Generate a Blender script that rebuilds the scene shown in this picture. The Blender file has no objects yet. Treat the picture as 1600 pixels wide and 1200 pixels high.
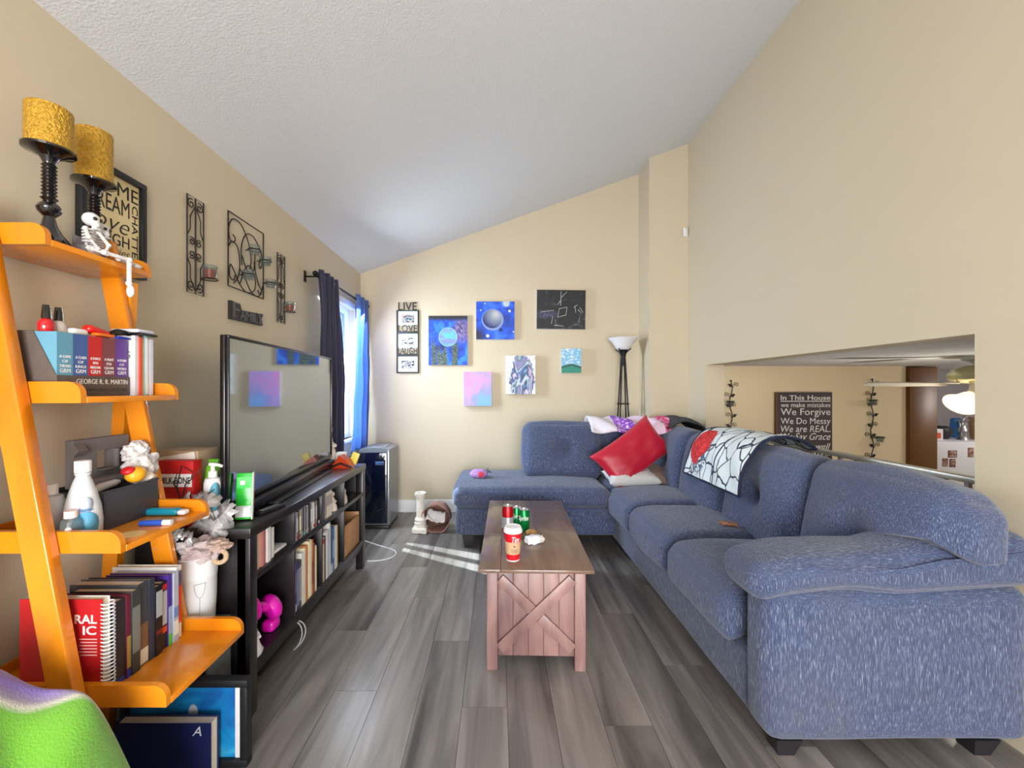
import bpy, bmesh, math, random
from mathutils import Vector, Matrix, noise
random.seed(7)
SC = bpy.context.scene
C = SC.collection
PI = math.pi
F, X0, Y0, HC = 650.0, 778.0, 608.0, 1.27      # focal length in px, vanishing point, eye height

# ------------------------------------------------------------------ camera, world, lights, exposure
cam = bpy.data.objects.new('camera', bpy.data.cameras.new('camera'))
C.objects.link(cam)
cam.location = (0, 0, HC); cam.rotation_euler = (PI/2, 0, 0)
cam.data.sensor_fit = 'HORIZONTAL'; cam.data.sensor_width = 36
cam.data.lens = F/1600*36
cam.data.shift_x = (800-X0)/1600; cam.data.shift_y = (Y0-600)/1600
cam.data.clip_start = 0.02
SC.camera = cam

w = bpy.data.worlds.new('World'); SC.world = w; w.use_nodes = True
wn = w.node_tree.nodes; wl = w.node_tree.links
bg = wn['Background']
sky = wn.new('ShaderNodeTexSky'); sky.sky_type = 'NISHITA'; sky.sun_disc = False
sky.sun_elevation = math.radians(48); sky.sun_rotation = math.radians(120)
wl.new(sky.outputs[0], bg.inputs[0]); bg.inputs[1].default_value = 0.30

def lamp(name, kind, loc, target, energy, col, size=None, sy=None, angle=None):
    d = bpy.data.lights.new(name, kind); d.energy = energy; d.color = col
    if kind == 'AREA':
        d.shape = 'RECTANGLE'; d.size = size; d.size_y = sy or size
    if kind == 'SUN': d.angle = angle
    if kind == 'POINT': d.shadow_soft_size = size
    o = bpy.data.objects.new(name, d); C.objects.link(o); o.location = loc
    if target is not None:
        o.rotation_euler = (Vector(target)-Vector(loc)).to_track_quat('-Z', 'Y').to_euler()
    return o
sd = Vector((0.80, -0.42, -1))
lamp('sun', 'SUN', (-6, 6, 6), Vector((-6, 6, 6))+sd, 14, (1, .96, .9), angle=.009)
lamp('side_window_daylight', 'AREA', (-1.66, 3.72, 1.45), (0, 3.4, .5), 130, (.84, .92, 1.0), .85, 1.3)
lamp('rear_fill_light', 'AREA', (.2, -2.78, 1.12), (.2, 4, 1.0), 190, (.985, .985, 1.0), 2.6, 2.1)  # fill from behind, placed at the added, unseen rear window
SC.view_settings.view_transform = 'Standard'
SC.view_settings.look = 'None'
SC.view_settings.gamma = 1
SC.view_settings.use_curve_mapping = False
SC.view_settings.exposure = 0.68

# ------------------------------------------------------------------ helpers
def P(px, py, Y): return Vector(((px-X0)*Y/F, Y, HC-(py-Y0)*Y/F))     # reference pixel at a known depth
def s2l(c):
    c = c/255
    return c/12.92 if c <= .04045 else ((c+.055)/1.055)**2.4
def L(rgb): return (s2l(rgb[0]), s2l(rgb[1]), s2l(rgb[2]), 1)
MATS = {}
def newmat(name):
    m = bpy.data.materials.new(name); m.use_nodes = True
    n = m.node_tree.nodes; l = m.node_tree.links
    return m, n, l, n['Principled BSDF']
def mat(name, rgb=(128, 128, 128), rough=.6, metal=0, var=.08, scale=9, bump=0, bscale=120, spec=.5, stretch=(1, 1, 1),
        alpha=1, trans=0, emit=0, coat=0, ior=None, sheen=0, rand=0):
    if name in MATS: return MATS[name]
    m, n, l, b = newmat(name)
    tc = n.new('ShaderNodeTexCoord'); mp = n.new('ShaderNodeMapping'); mp.inputs['Scale'].default_value = stretch
    l.new(tc.outputs['Object'], mp.inputs[0])
    nz = n.new('ShaderNodeTexNoise'); nz.inputs['Scale'].default_value = scale; nz.inputs['Detail'].default_value = 4
    l.new(mp.outputs[0], nz.inputs['Vector'])
    mx = n.new('ShaderNodeMix'); mx.data_type = 'RGBA'
    c = L(rgb)
    mx.inputs[6].default_value = (c[0]*(1-var*2), c[1]*(1-var*2), c[2]*(1-var*2), 1)
    mx.inputs[7].default_value = (min(1, c[0]*(1+var*2)), min(1, c[1]*(1+var*2)), min(1, c[2]*(1+var*2)), 1)
    l.new(nz.outputs[0], mx.inputs[0]); l.new(mx.outputs[2], b.inputs['Base Color'])
    b.inputs['Roughness'].default_value = rough; b.inputs['Metallic'].default_value = metal
    b.inputs['Specular IOR Level'].default_value = spec
    b.inputs['Alpha'].default_value = alpha; b.inputs['Transmission Weight'].default_value = trans
    b.inputs['Coat Weight'].default_value = coat; b.inputs['Sheen Weight'].default_value = sheen
    if ior: b.inputs['IOR'].default_value = ior
    if emit:
        b.inputs['Emission Color'].default_value = c; b.inputs['Emission Strength'].default_value = emit
    if bump:
        nb = n.new('ShaderNodeTexNoise'); nb.inputs['Scale'].default_value = bscale; nb.inputs['Detail'].default_value = 3
        l.new(mp.outputs[0], nb.inputs['Vector'])
        bp = n.new('ShaderNodeBump'); bp.inputs['Strength'].default_value = bump; bp.inputs['Distance'].default_value = .01
        l.new(nb.outputs[0], bp.inputs['Height']); l.new(bp.outputs[0], b.inputs['Normal'])
    MATS[name] = m
    return m
def glassmat(name, rgb=(235, 245, 250), fac=.16, rough=.05):
    if name in MATS: return MATS[name]
    m, n, l, b = newmat(name)
    b.inputs['Base Color'].default_value = L(tuple(int(v*.62) for v in rgb)); b.inputs['Roughness'].default_value = rough
    t = n.new('ShaderNodeBsdfTransparent'); t.inputs[0].default_value = L(rgb)
    fr = n.new('ShaderNodeLayerWeight'); fr.inputs[0].default_value = .35
    ma = n.new('ShaderNodeMath'); ma.operation = 'MULTIPLY_ADD'; ma.inputs[1].default_value = .35; ma.inputs[2].default_value = fac
    l.new(fr.outputs[1], ma.inputs[0])
    mx = n.new('ShaderNodeMixShader'); l.new(ma.outputs[0], mx.inputs[0]); l.new(t.outputs[0], mx.inputs[1]); l.new(b.outputs[0], mx.inputs[2])
    l.new(mx.outputs[0], n['Material Output'].inputs[0]); MATS[name] = m
    return m

FR = {}                                     # world frame of every thing
def B(): return bmesh.new()
def finish_mesh(me, angle=38):
    me.polygons.foreach_set('use_smooth', [True]*len(me.polygons))
    me.set_sharp_from_angle(angle=math.radians(angle))
def obj(name, bm, m, parent=None, local=False, angle=38, label=None, recalc=True):
    """one mesh object; vertices are world coordinates unless local"""
    if recalc: bmesh.ops.recalc_face_normals(bm, faces=bm.faces)
    M = FR.get(parent.name, Matrix()) if parent else Matrix()
    if not local: bmesh.ops.transform(bm, matrix=M.inverted(), verts=bm.verts)
    me = bpy.data.meshes.new(name); bm.to_mesh(me); bm.free()
    if isinstance(m, (list, tuple)):
        for q in m: me.materials.append(q)
    else: me.materials.append(m)
    finish_mesh(me, angle)
    o = bpy.data.objects.new(name, me); C.objects.link(o)
    if parent:
        o.parent = parent; FR[o.name] = M
    if label: o['label'] = label
    return o
def tag(o, label, cat, group=None, kind=None):
    o['label'] = label; o['category'] = cat
    if group: o['group'] = group
    if kind: o['kind'] = kind
    return o
def thing(name, label, cat, loc=(0, 0, 0), rotz=0, group=None, kind=None):
    o = bpy.data.objects.new(name, None); C.objects.link(o); o.empty_display_size = .05
    o.location = loc; o.rotation_euler = (0, 0, rotz)
    FR[o.name] = Matrix.Translation(loc) @ Matrix.Rotation(rotz, 4, 'Z')
    return tag(o, label, cat, group, kind)
def single(name, bm, m, label, cat, group=None, kind=None, angle=38):
    lo = Vector((1e9,)*3); hi = Vector((-1e9,)*3)
    for v in bm.verts:
        for i in range(3): lo[i] = min(lo[i], v.co[i]); hi[i] = max(hi[i], v.co[i])
    c = Vector(((lo.x+hi.x)/2, (lo.y+hi.y)/2, lo.z))
    bmesh.ops.translate(bm, vec=-c, verts=bm.verts)
    o = obj(name, bm, m, None, True, angle); o.location = c
    FR[o.name] = Matrix.Translation(c)
    return tag(o, label, cat, group, kind)
def struct(name, bm, m, parent=None, label=None):
    o = obj(name, bm, m, parent)
    if not parent:
        o['kind'] = 'structure'; FR[o.name] = Matrix()
        o['label'] = label or name.replace('_', ' '); o['category'] = name.split('_')[0]
    return o
def dup(root, loc, rotz=None, label=None, group=None):
    r = root.copy(); C.objects.link(r); r.location = loc
    if rotz is not None: r.rotation_euler = (0, 0, rotz)
    if label: r['label'] = label
    if group: r['group'] = group
    for ch in list(root.children):
        c = ch.copy(); C.objects.link(c); c.parent = r
        for g in ch.children:
            d = g.copy(); C.objects.link(d); d.parent = c
    return r
def box(bm, x0, x1, y0, y1, z0, z1, r=0, M=None, seg=2):
    vs = [bm.verts.new((x, y, z)) for x in (x0, x1) for y in (y0, y1) for z in (z0, z1)]
    fs = [bm.faces.new([vs[i] for i in q]) for q in ((0, 1, 3, 2), (4, 6, 7, 5), (0, 4, 5, 1), (2, 3, 7, 6), (0, 2, 6, 4), (1, 5, 7, 3))]
    out = vs
    if r:
        es = list({e for f in fs for e in f.edges})
        g = bmesh.ops.bevel(bm, geom=es, offset=r, segments=seg, affect='EDGES', profile=.5)
        out = list({v for f in g['faces'] for v in f.verts} | {v for v in vs if v.is_valid})
    if M is not None: bmesh.ops.transform(bm, matrix=M, verts=out)
    return bm
def bbox(*a, **k): return box(B(), *a, **k)
def obox(bm, c, size, M3, r=0):
    """box of a size at c, turned by M3"""
    a, b, d = (s/2 for s in size)
    return box(bm, -a, a, -b, b, -d, d, r, Matrix.Translation(c) @ M3.to_4x4())
def prism(bm, pts, off):
    off = Vector(off)
    a = [bm.verts.new(p) for p in pts]; b = [bm.verts.new(Vector(p)+off) for p in pts]
    n = len(a)
    bm.faces.new(a); bm.faces.new(list(reversed(b)))
    for i in range(n): bm.faces.new((a[i], b[i], b[(i+1) % n], a[(i+1) % n]))
    return bm
def tube(bm, pts, r, seg=8, closed=False):
    pts = [Vector(p) for p in pts]; n = len(pts); rings = []
    up = Vector((0, 0, 1)); prev = None
    for i, p in enumerate(pts):
        if closed: t = pts[(i+1) % n]-pts[i-1]
        else: t = pts[min(i+1, n-1)]-pts[max(i-1, 0)]
        if t.length < 1e-9: t = Vector((0, 0, 1))
        t.normalize()
        if prev is None:
            a = t.cross(up if abs(t.z) < .95 else Vector((1, 0, 0))).normalized()
        else:
            a = prev-t*prev.dot(t)
            a = a.normalized() if a.length > 1e-6 else t.orthogonal().normalized()
        prev = a; b = t.cross(a)
        rr = r[i] if isinstance(r, (list, tuple)) else r
        rings.append([bm.verts.new(p+(a*math.cos(2*PI*k/seg)+b*math.sin(2*PI*k/seg))*rr) for k in range(seg)])
    m = n if closed else n-1
    for i in range(m):
        A, D = rings[i], rings[(i+1) % n]
        for k in range(seg): bm.faces.new((A[k], A[(k+1) % seg], D[(k+1) % seg], D[k]))
    if not closed:
        bm.faces.new(list(reversed(rings[0]))); bm.faces.new(rings[-1])
    return bm
def lathe(bm, prof, c=(0, 0, 0), seg=20, M=None, sx=1, sy=1):
    c = Vector(c); rings = []; new = []
    for r, z in prof:
        if r < 1e-5: ring = [bm.verts.new((0, 0, z))]
        else: ring = [bm.verts.new((r*sx*math.cos(2*PI*k/seg), r*sy*math.sin(2*PI*k/seg), z)) for k in range(seg)]
        rings.append(ring); new += ring
    for A, D in zip(rings, rings[1:]):
        if len(A) == 1 and len(D) == 1: continue
        for k in range(seg):
            k2 = (k+1) % seg
            if len(A) == 1: bm.faces.new((A[0], D[k2], D[k]))
            elif len(D) == 1: bm.faces.new((A[k], A[k2], D[0]))
            else: bm.faces.new((A[k], A[k2], D[k2], D[k]))
    T = Matrix.Translation(c) @ (M.to_4x4() if M is not None else Matrix())
    bmesh.ops.transform(bm, matrix=T, verts=new)
    return bm
def ball(bm, c, r, u=14, v=8, M=None):
    if not isinstance(r, (list, tuple)): r = (r, r, r)
    T = Matrix.Translation(c) @ (M.to_4x4() if M is not None else Matrix()) @ Matrix.Diagonal((r[0], r[1], r[2], 1))
    bmesh.ops.create_uvsphere(bm, u_segments=u, v_segments=v, radius=1, matrix=T)
    return bm
def blob(bm, c, r, amp=.2, freq=2.0, seed=0, sub=3, M=None, flat=None):
    """lumpy crumpled form"""
    t = bmesh.new(); bmesh.ops.create_icosphere(t, subdivisions=sub, radius=1)
    if not isinstance(r, (list, tuple)): r = (r, r, r)
    so = Vector((seed*3.7, seed*1.3, seed*7.1))
    for v in t.verts:
        d = v.co.normalized()
        k = 1+amp*(noise.noise(d*freq+so)+.5*abs(noise.noise(d*freq*2.3+so)))
        v.co = Vector((d.x*r[0], d.y*r[1], d.z*r[2]))*k
    T = Matrix.Translation(c) @ (M.to_4x4() if M is not None else Matrix())
    bmesh.ops.transform(t, matrix=T, verts=t.verts)
    if flat is not None:
        for v in t.verts: v.co.z = max(v.co.z, flat)
    mp = {v: bm.verts.new(v.co) for v in t.verts}
    for f in t.faces: bm.faces.new([mp[v] for v in f.verts])
    t.free()
    return bm
def cushion(bm, c, s, r, bulge=(0, 0, 0), n=14, dents=(), wr=0, wf=5, seed=0, M=None, warp=None):
    """soft upholstered block: rounded box with bulging faces, dents and wrinkles"""
    h = Vector(s)/2; cache = {}; c = Vector(c)
    par = [math.sin((2*i/n-1)*PI/2*.9)/math.sin(PI/2*.9) for i in range(n+1)]
    T = M.to_4x4() if M is not None else Matrix()
    so = Vector((seed*5.1, seed*2.3, seed))
    def vert(p):
        key = (round(p[0], 5), round(p[1], 5), round(p[2], 5))
        if key in cache: return cache[key]
        q = Vector((p[0]*h.x, p[1]*h.y, p[2]*h.z))
        inn = Vector(max(-(h[i]-r), min(h[i]-r, q[i])) for i in range(3)); d = q-inn
        if d.length > 1e-9: q = inn+d.normalized()*min(r, max(abs(d.x), abs(d.y), abs(d.z)))
        wx, wy, wz = (1-p[0]**2), (1-p[1]**2), (1-p[2]**2)
        q.x += bulge[0]*p[0]*wy*wz; q.y += bulge[1]*p[1]*wx*wz; q.z += bulge[2]*p[2]*wx*wy
        for ax, sg, u, v, dep, sig in dents:
            if p[ax]*sg > .6:
                o = [i for i in range(3) if i != ax]
                g = math.exp(-(((p[o[0]]-u)*h[o[0]])**2+((p[o[1]]-v)*h[o[1]])**2)/(2*sig*sig))
                q[ax] -= sg*dep*g
        if wr:
            q += Vector(p).normalized()*wr*noise.noise(Vector(q)*wf+so)
        if warp: q = warp(q, p)
        vv = bm.verts.new(T @ q+c); cache[key] = vv
        return vv
    for ax in range(3):
        o = [i for i in range(3) if i != ax]
        for sg in (-1, 1):
            for i in range(n):
                for j in range(n):
                    f = []
                    for a, b2 in ((i, j), (i+1, j), (i+1, j+1), (i, j+1)):
                        p = [0, 0, 0]; p[ax] = sg; p[o[0]] = par[a]; p[o[1]] = par[b2]
                        f.append(vert(p))
                    if len(set(f)) >= 3:
                        try: bm.faces.new(f)
                        except ValueError: pass
    return bm
def text(bm, s, o, right, up, h, wd=None, depth=.0012, bold=0, shear=0, align='C', rot=0):
    """raised lettering; h is the height of the whole string, wd its width"""
    cu = bpy.data.curves.new('t', 'FONT'); cu.body = s; cu.size = 1; cu.offset = bold; cu.shear = shear; cu.resolution_u = 3
    cu.extrude = .05
    ob = bpy.data.objects.new('t', cu); me = bpy.data.meshes.new_from_object(ob)
    co = [v.co.copy() for v in me.vertices]
    if not co: return bm
    x0 = min(v.x for v in co); x1 = max(v.x for v in co); y0 = min(v.y for v in co); y1 = max(v.y for v in co)
    ky = h/(y1-y0); kx = wd/(x1-x0) if wd else ky
    right = Vector(right).normalized(); up = Vector(up).normalized(); nor = right.cross(up); o = Vector(o)
    xc = {'C': (x0+x1)/2, 'L': x0, 'R': x1}[align]; yc = (y0+y1)/2
    vs = [bm.verts.new(o+right*((v.x-xc)*kx)+up*((v.y-yc)*ky)+nor*((v.z+.05)*10*depth)) for v in co]
    for p in me.polygons:
        try: bm.faces.new([vs[i] for i in p.vertices])
        except ValueError: pass
    bpy.data.objects.remove(ob); bpy.data.meshes.remove(me); bpy.data.curves.remove(cu)
    return bm
def spiral(c, r0, r1, a0, a1, ex, ey, n=16):
    c = Vector(c); ex = Vector(ex); ey = Vector(ey)
    return [c+(ex*math.cos(a0+(a1-a0)*i/n)+ey*math.sin(a0+(a1-a0)*i/n))*(r0+(r1-r0)*i/n) for i in range(n+1)]
def bez(p0, p1, p2, p3, n=12):
    p0, p1, p2, p3 = (Vector(p) for p in (p0, p1, p2, p3)); out = []
    for i in range(n+1):
        t = i/n; u = 1-t
        out.append(p0*u**3+p1*3*u*u*t+p2*3*u*t*t+p3*t**3)
    return out
def Rz(a): return Matrix.Rotation(a, 3, 'Z')
def Rx(a): return Matrix.Rotation(a, 3, 'X')
def Ry(a): return Matrix.Rotation(a, 3, 'Y')
XA, YA, ZA = Vector((1, 0, 0)), Vector((0, 1, 0)), Vector((0, 0, 1))

# ------------------------------------------------------------------ structure materials
M_wall = mat('wall_paint', (199, 186, 162), .85, var=.015, scale=3, bump=.04, bscale=90, spec=.2)
M_ceil = mat('ceiling_texture', (214, 215, 216), .95, var=.02, scale=40, bump=.3, bscale=110, spec=.1)
M_trim = mat('white_trim', (232, 232, 230), .5, var=.02)
M_wall2 = mat('dining_wall_paint', (224, 207, 174), .85, var=.015, scale=3, spec=.2)
M_kitch = mat('kitchen_wall_paint', (176, 172, 178), .85, var=.02)
M_dark = mat('subfloor', (40, 38, 36), .9)
def wood(name, dark, lite, rough, stretch, scale=6, rand=True, coat=0, streak=.5, bump=.08):
    if name in MATS: return MATS[name]
    m, n, l, b = newmat(name)
    tc = n.new('ShaderNodeTexCoord'); mp = n.new('ShaderNodeMapping'); mp.inputs['Scale'].default_value = stretch
    l.new(tc.outputs['Object'], mp.inputs[0])
    if rand:
        oi = n.new('ShaderNodeObjectInfo'); mu = n.new('ShaderNodeMath'); mu.operation = 'MULTIPLY'; mu.inputs[1].default_value = 40
        l.new(oi.outputs['Random'], mu.inputs[0]); cb = n.new('ShaderNodeCombineXYZ')
        for i in range(3): l.new(mu.outputs[0], cb.inputs[i])
        l.new(cb.outputs[0], mp.inputs['Location'])
    nz = n.new('ShaderNodeTexNoise'); nz.inputs['Scale'].default_value = scale; nz.inputs['Detail'].default_value = 6
    nz.inputs['Distortion'].default_value = .9
    l.new(mp.outputs[0], nz.inputs['Vector'])
    n2 = n.new('ShaderNodeTexNoise'); n2.inputs['Scale'].default_value = scale*.28; n2.inputs['Detail'].default_value = 2
    l.new(mp.outputs[0], n2.inputs['Vector'])
    ad = n.new('ShaderNodeMix'); ad.data_type = 'FLOAT'; ad.inputs[0].default_value = streak
    l.new(nz.outputs[0], ad.inputs[2]); l.new(n2.outputs[0], ad.inputs[3])
    src = ad.outputs[0]
    if rand:
        a2 = n.new('ShaderNodeMath'); a2.operation = 'MULTIPLY_ADD'; a2.inputs[1].default_value = .12; a2.inputs[2].default_value = -.06
        l.new(oi.outputs['Random'], a2.inputs[0]); a3 = n.new('ShaderNodeMath'); a3.operation = 'ADD'
        l.new(src, a3.inputs[0]); l.new(a2.outputs[0], a3.inputs[1]); src = a3.outputs[0]
    cr = n.new('ShaderNodeValToRGB'); cr.color_ramp.elements[0].position = .34; cr.color_ramp.elements[1].position = .66
    cr.color_ramp.elements[0].color = L(dark); cr.color_ramp.elements[1].color = L(lite)
    l.new(src, cr.inputs[0]); l.new(cr.outputs[0], b.inputs['Base Color'])
    b.inputs['Roughness'].default_value = rough; b.inputs['Coat Weight'].default_value = coat
    bp = n.new('ShaderNodeBump'); bp.inputs['Strength'].default_value = bump; bp.inputs['Distance'].default_value = .01
    l.new(nz.outputs[0], bp.inputs['Height']); l.new(bp.outputs[0], b.inputs['Normal'])
    MATS[name] = m
    return m
M_plank = wood('grey_laminate', (62, 57, 56), (154, 147, 142), .32, (9, .8, 9), 1.6, streak=.55)
M_table = wood('table_wood', (106, 78, 78), (166, 130, 122), .38, (9, 9, 1.4), 1.6, rand=False)
M_tabtop = wood('table_top_wood', (88, 66, 56), (134, 108, 92), .24, (9, 1.2, 9), 1.4, coat=.25)
M_honey = wood('honey_wood', (206, 116, 10), (236, 148, 26), .26, (4, 4, 1.5), 1.5, rand=False, coat=.5, bump=.02)
M_black = wood('black_brown_wood', (17, 14, 16), (34, 29, 31), .32, (2, 2, 12), 2, rand=False, coat=.2, bump=.03)

# ------------------------------------------------------------------ the room
XL, XR, YB, YC, YF = -1.422, 1.828, 4.30, 4.00, -2.60
ZE = 2.46; SL = .359
def zc(x): return ZE+SL*(x-XL)
WT = .16
OY0, OY1, OZ = 1.595, 3.656, 1.482              # opening to the dining room below
FL = bbox(XL-.1, XR+WT, YF, YB, -.12, -.012)
floor = struct('floor', FL, M_dark, label='grey wood plank floor of the living room')
# planks, each its own board
pw, plen = .182, 1.22
k = 0; x = XL+.004
row = 0
while x < XR+WT-.01:
    x1 = min(x+pw, XR+WT-.002)
    y = YF-((row*.437) % plen)
    while y < YB-.006:
        a, b_ = max(y, YF+.002), min(y+plen, YB-.002)
        if b_-a > .05:
            bm = bbox(x+.0007, x1-.0007, a+.0007, b_-.0007, -.012, random.uniform(-.0006, 0))
            o = obj('plank', bm, M_plank, floor)
        y += plen
    x += pw; row += 1

WY0, WY1, WZ0, WZ1 = 3.40, 4.12, .80, 2.05      # side window
bm = B(); xo = XL-.13
box(bm, xo, XL, YF-.12, WY0, 0, ZE); box(bm, xo, XL, WY1, YB+.12, 0, ZE)
box(bm, xo, XL, WY0, WY1, 0, WZ0); box(bm, xo, XL, WY0, WY1, WZ1, ZE)
struct('wall_left', bm, M_wall, label='beige wall on the left with the curtained window')
bm = prism(B(), [(XL, YB, -.1), (XR+WT, YB, -.1), (XR+WT, YB, zc(XR+WT)), (XL, YB, ZE)], (0, .12, 0))
struct('wall_back', bm, M_wall, label='beige gable wall at the back hung with paintings')
bm = prism(B(), [(1.455, YC, 0), (XR+WT, YC, 0), (XR+WT, YC, zc(XR+WT)), (1.455, YC, zc(1.455))], (0, YB-YC, 0))
struct('wall_corner', bm, M_wall, label='beige boxed-out column in the right back corner')
bm = B(); zt = zc(XR)
def rprism(y0, y1, z0):
    prism(bm, [(XR, y0, z0), (XR+WT, y0, z0), (XR+WT, y0, zc(XR+WT)), (XR, y0, zt)], (0, y1-y0, 0))
rprism(YF-.12, OY0, -1.0); rprism(OY0, OY1, OZ); rprism(OY1, YC, -1.0)
struct('wall_right', bm, M_wall, label='tall beige wall on the right with the opening to the dining room')
bm = prism(B(), [(XL-.13, YF-.12, zc(XL-.13)), (XR+WT, YF-.12, zc(XR+WT)), (XR+WT, YF-.12, zc(XR+WT)+.1), (XL-.13, YF-.12, zc(XL-.13)+.1)], (0, YB+.24-YF, 0))
struct('ceiling', bm, M_ceil, label='sloped white textured ceiling')
bm = B()
box(bm, XL, -1.1, YF-.12, YF, 0, 3.7); box(bm, 1.5, XR, YF-.12, YF, 0, 3.7)
box(bm, -1.1, 1.5, YF-.12, YF, 0, .06); box(bm, -1.1, 1.5, YF-.12, YF, 2.2, 3.7)
for v in bm.verts:
    if v.co.z > 3: v.co.z = zc(v.co.x)
struct('wall_front', bm, M_wall, label='wall behind the camera with an added wide window')
bm = B(); box(bm, XL, 1.455, YB-.014, YB, 0, .13, .004)
struct('baseboard_back', bm, M_trim, label='white baseboard along the back wall')
bm = B(); box(bm, XL, XL+.014, YF, YB-.015, 0, .13, .004)
struct('baseboard_left', bm, M_trim, label='white baseboard along the left wall')
bm = B(); box(bm, 1.441, 1.455, YC, YB-.015, 0, .13, .004); box(bm, 1.455, XR, YC-.014, YC, 0, .13, .004)
struct('baseboard_corner', bm, M_trim, label='white baseboard around the corner column')
# side window
win = bpy.data.objects.new('window_1', None); C.objects.link(win); win['kind'] = 'structure'; FR['window_1'] = Matrix()
win['label'] = 'white framed window behind the navy curtains'; win['category'] = 'window'
xa, xb = XL-.11, XL-.05
def fr_bar(y0, y1, z0, z1, nm='window_frame', a=xa, b=xb): obj(nm, bbox(a, b, y0, y1, z0, z1, .004), M_trim, win)
fr_bar(WY0, WY1, WZ1-.05, WZ1); fr_bar(WY0, WY1, WZ0, WZ0+.05)
fr_bar(WY0, WY0+.05, WZ0+.05, WZ1-.05); fr_bar(WY1-.05, WY1, WZ0+.05, WZ1-.05)
ym = (WY0+WY1)/2
fr_bar(ym-.025, ym+.025, WZ0+.05, WZ1-.05, 'mullion')
for y0, y1 in ((WY0+.05, ym-.025), (ym+.025, WY1-.05)):
    obj('window_pane', bbox(XL-.085, XL-.08, y0, y1, WZ0+.05, WZ1-.05), glassmat('window_glass', fac=.03), win)
obj('window_sill', bbox(XL-.05, XL+.03, WY0-.03, WY1+.03, WZ0-.03, WZ0, .005), M_trim, win)
bm = B()
for y0, y1, z0, z1 in ((WY0-.06, WY0, WZ0-.06, WZ1+.06), (WY1, WY1+.06, WZ0-.06, WZ1+.06), (WY0, WY1, WZ1, WZ1+.06)):
    box(bm, XL, XL+.012, y0, y1, z0, z1, .003)
obj('window_casing', bm, M_trim, win)
# rear window behind the camera: unseen, added and set low to light the room
rw = bpy.data.objects.new('added_window', None); C.objects.link(rw); rw['kind'] = 'structure'; FR['added_window'] = Matrix()
rw['label'] = 'wide white window added in the unseen wall behind the camera'; rw['category'] = 'window'
for x0, x1, z0, z1 in ((-1.1, -1.04, .06, 2.2), (1.44, 1.5, .06, 2.2), (-1.04, 1.44, .06, .12), (-1.04, 1.44, 2.14, 2.2), (.17, .23, .12, 2.14)):
    obj('window_frame', bbox(x0, x1, YF-.1, YF-.04, z0, z1, .004), M_trim, rw)

# dining room and kitchen below, seen through the opening
bm = bbox(XR+WT, 6.5, -.7, 5.3, -1.09, -.97); struct('floor_lower', bm, mat('dining_floor', (120, 104, 90), .4, var=.15), label='brown floor of the lower dining room')
bm = bbox(XR+WT, 4.02, 4.1, 4.22, -.97, 1.60); struct('wall_lower_back', bm, M_wall2, label='warm beige dining room wall with sign and vine candle holders')
bm = bbox(4.02, 6.5, 5.2, 5.3, -.97, 1.60); struct('wall_lower_kitchen', bm, M_kitch, label='grey kitchen wall behind the fridge')
bm = bbox(6.4, 6.5, -.7, 5.2, -.97, 1.60); struct('wall_lower_right', bm, M_wall2, label='far right wall of the dining room')
bm = bbox(XR+WT, 6.5, -.82, -.7, -.97, 1.60); struct('wall_lower_front', bm, M_wall2, label='near wall of the dining room')
bm = bbox(XR+WT, 6.5, -.7, 2.93, OZ, 1.60); struct('ceiling_lower', bm, M_ceil, label='low textured dining room ceiling, near section')
bm = bbox(XR+WT, 6.5, 2.93, 5.3, 1.497, 1.60); struct('ceiling_kitchen', bm, M_ceil, label='low textured ceiling, section toward the kitchen')

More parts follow.
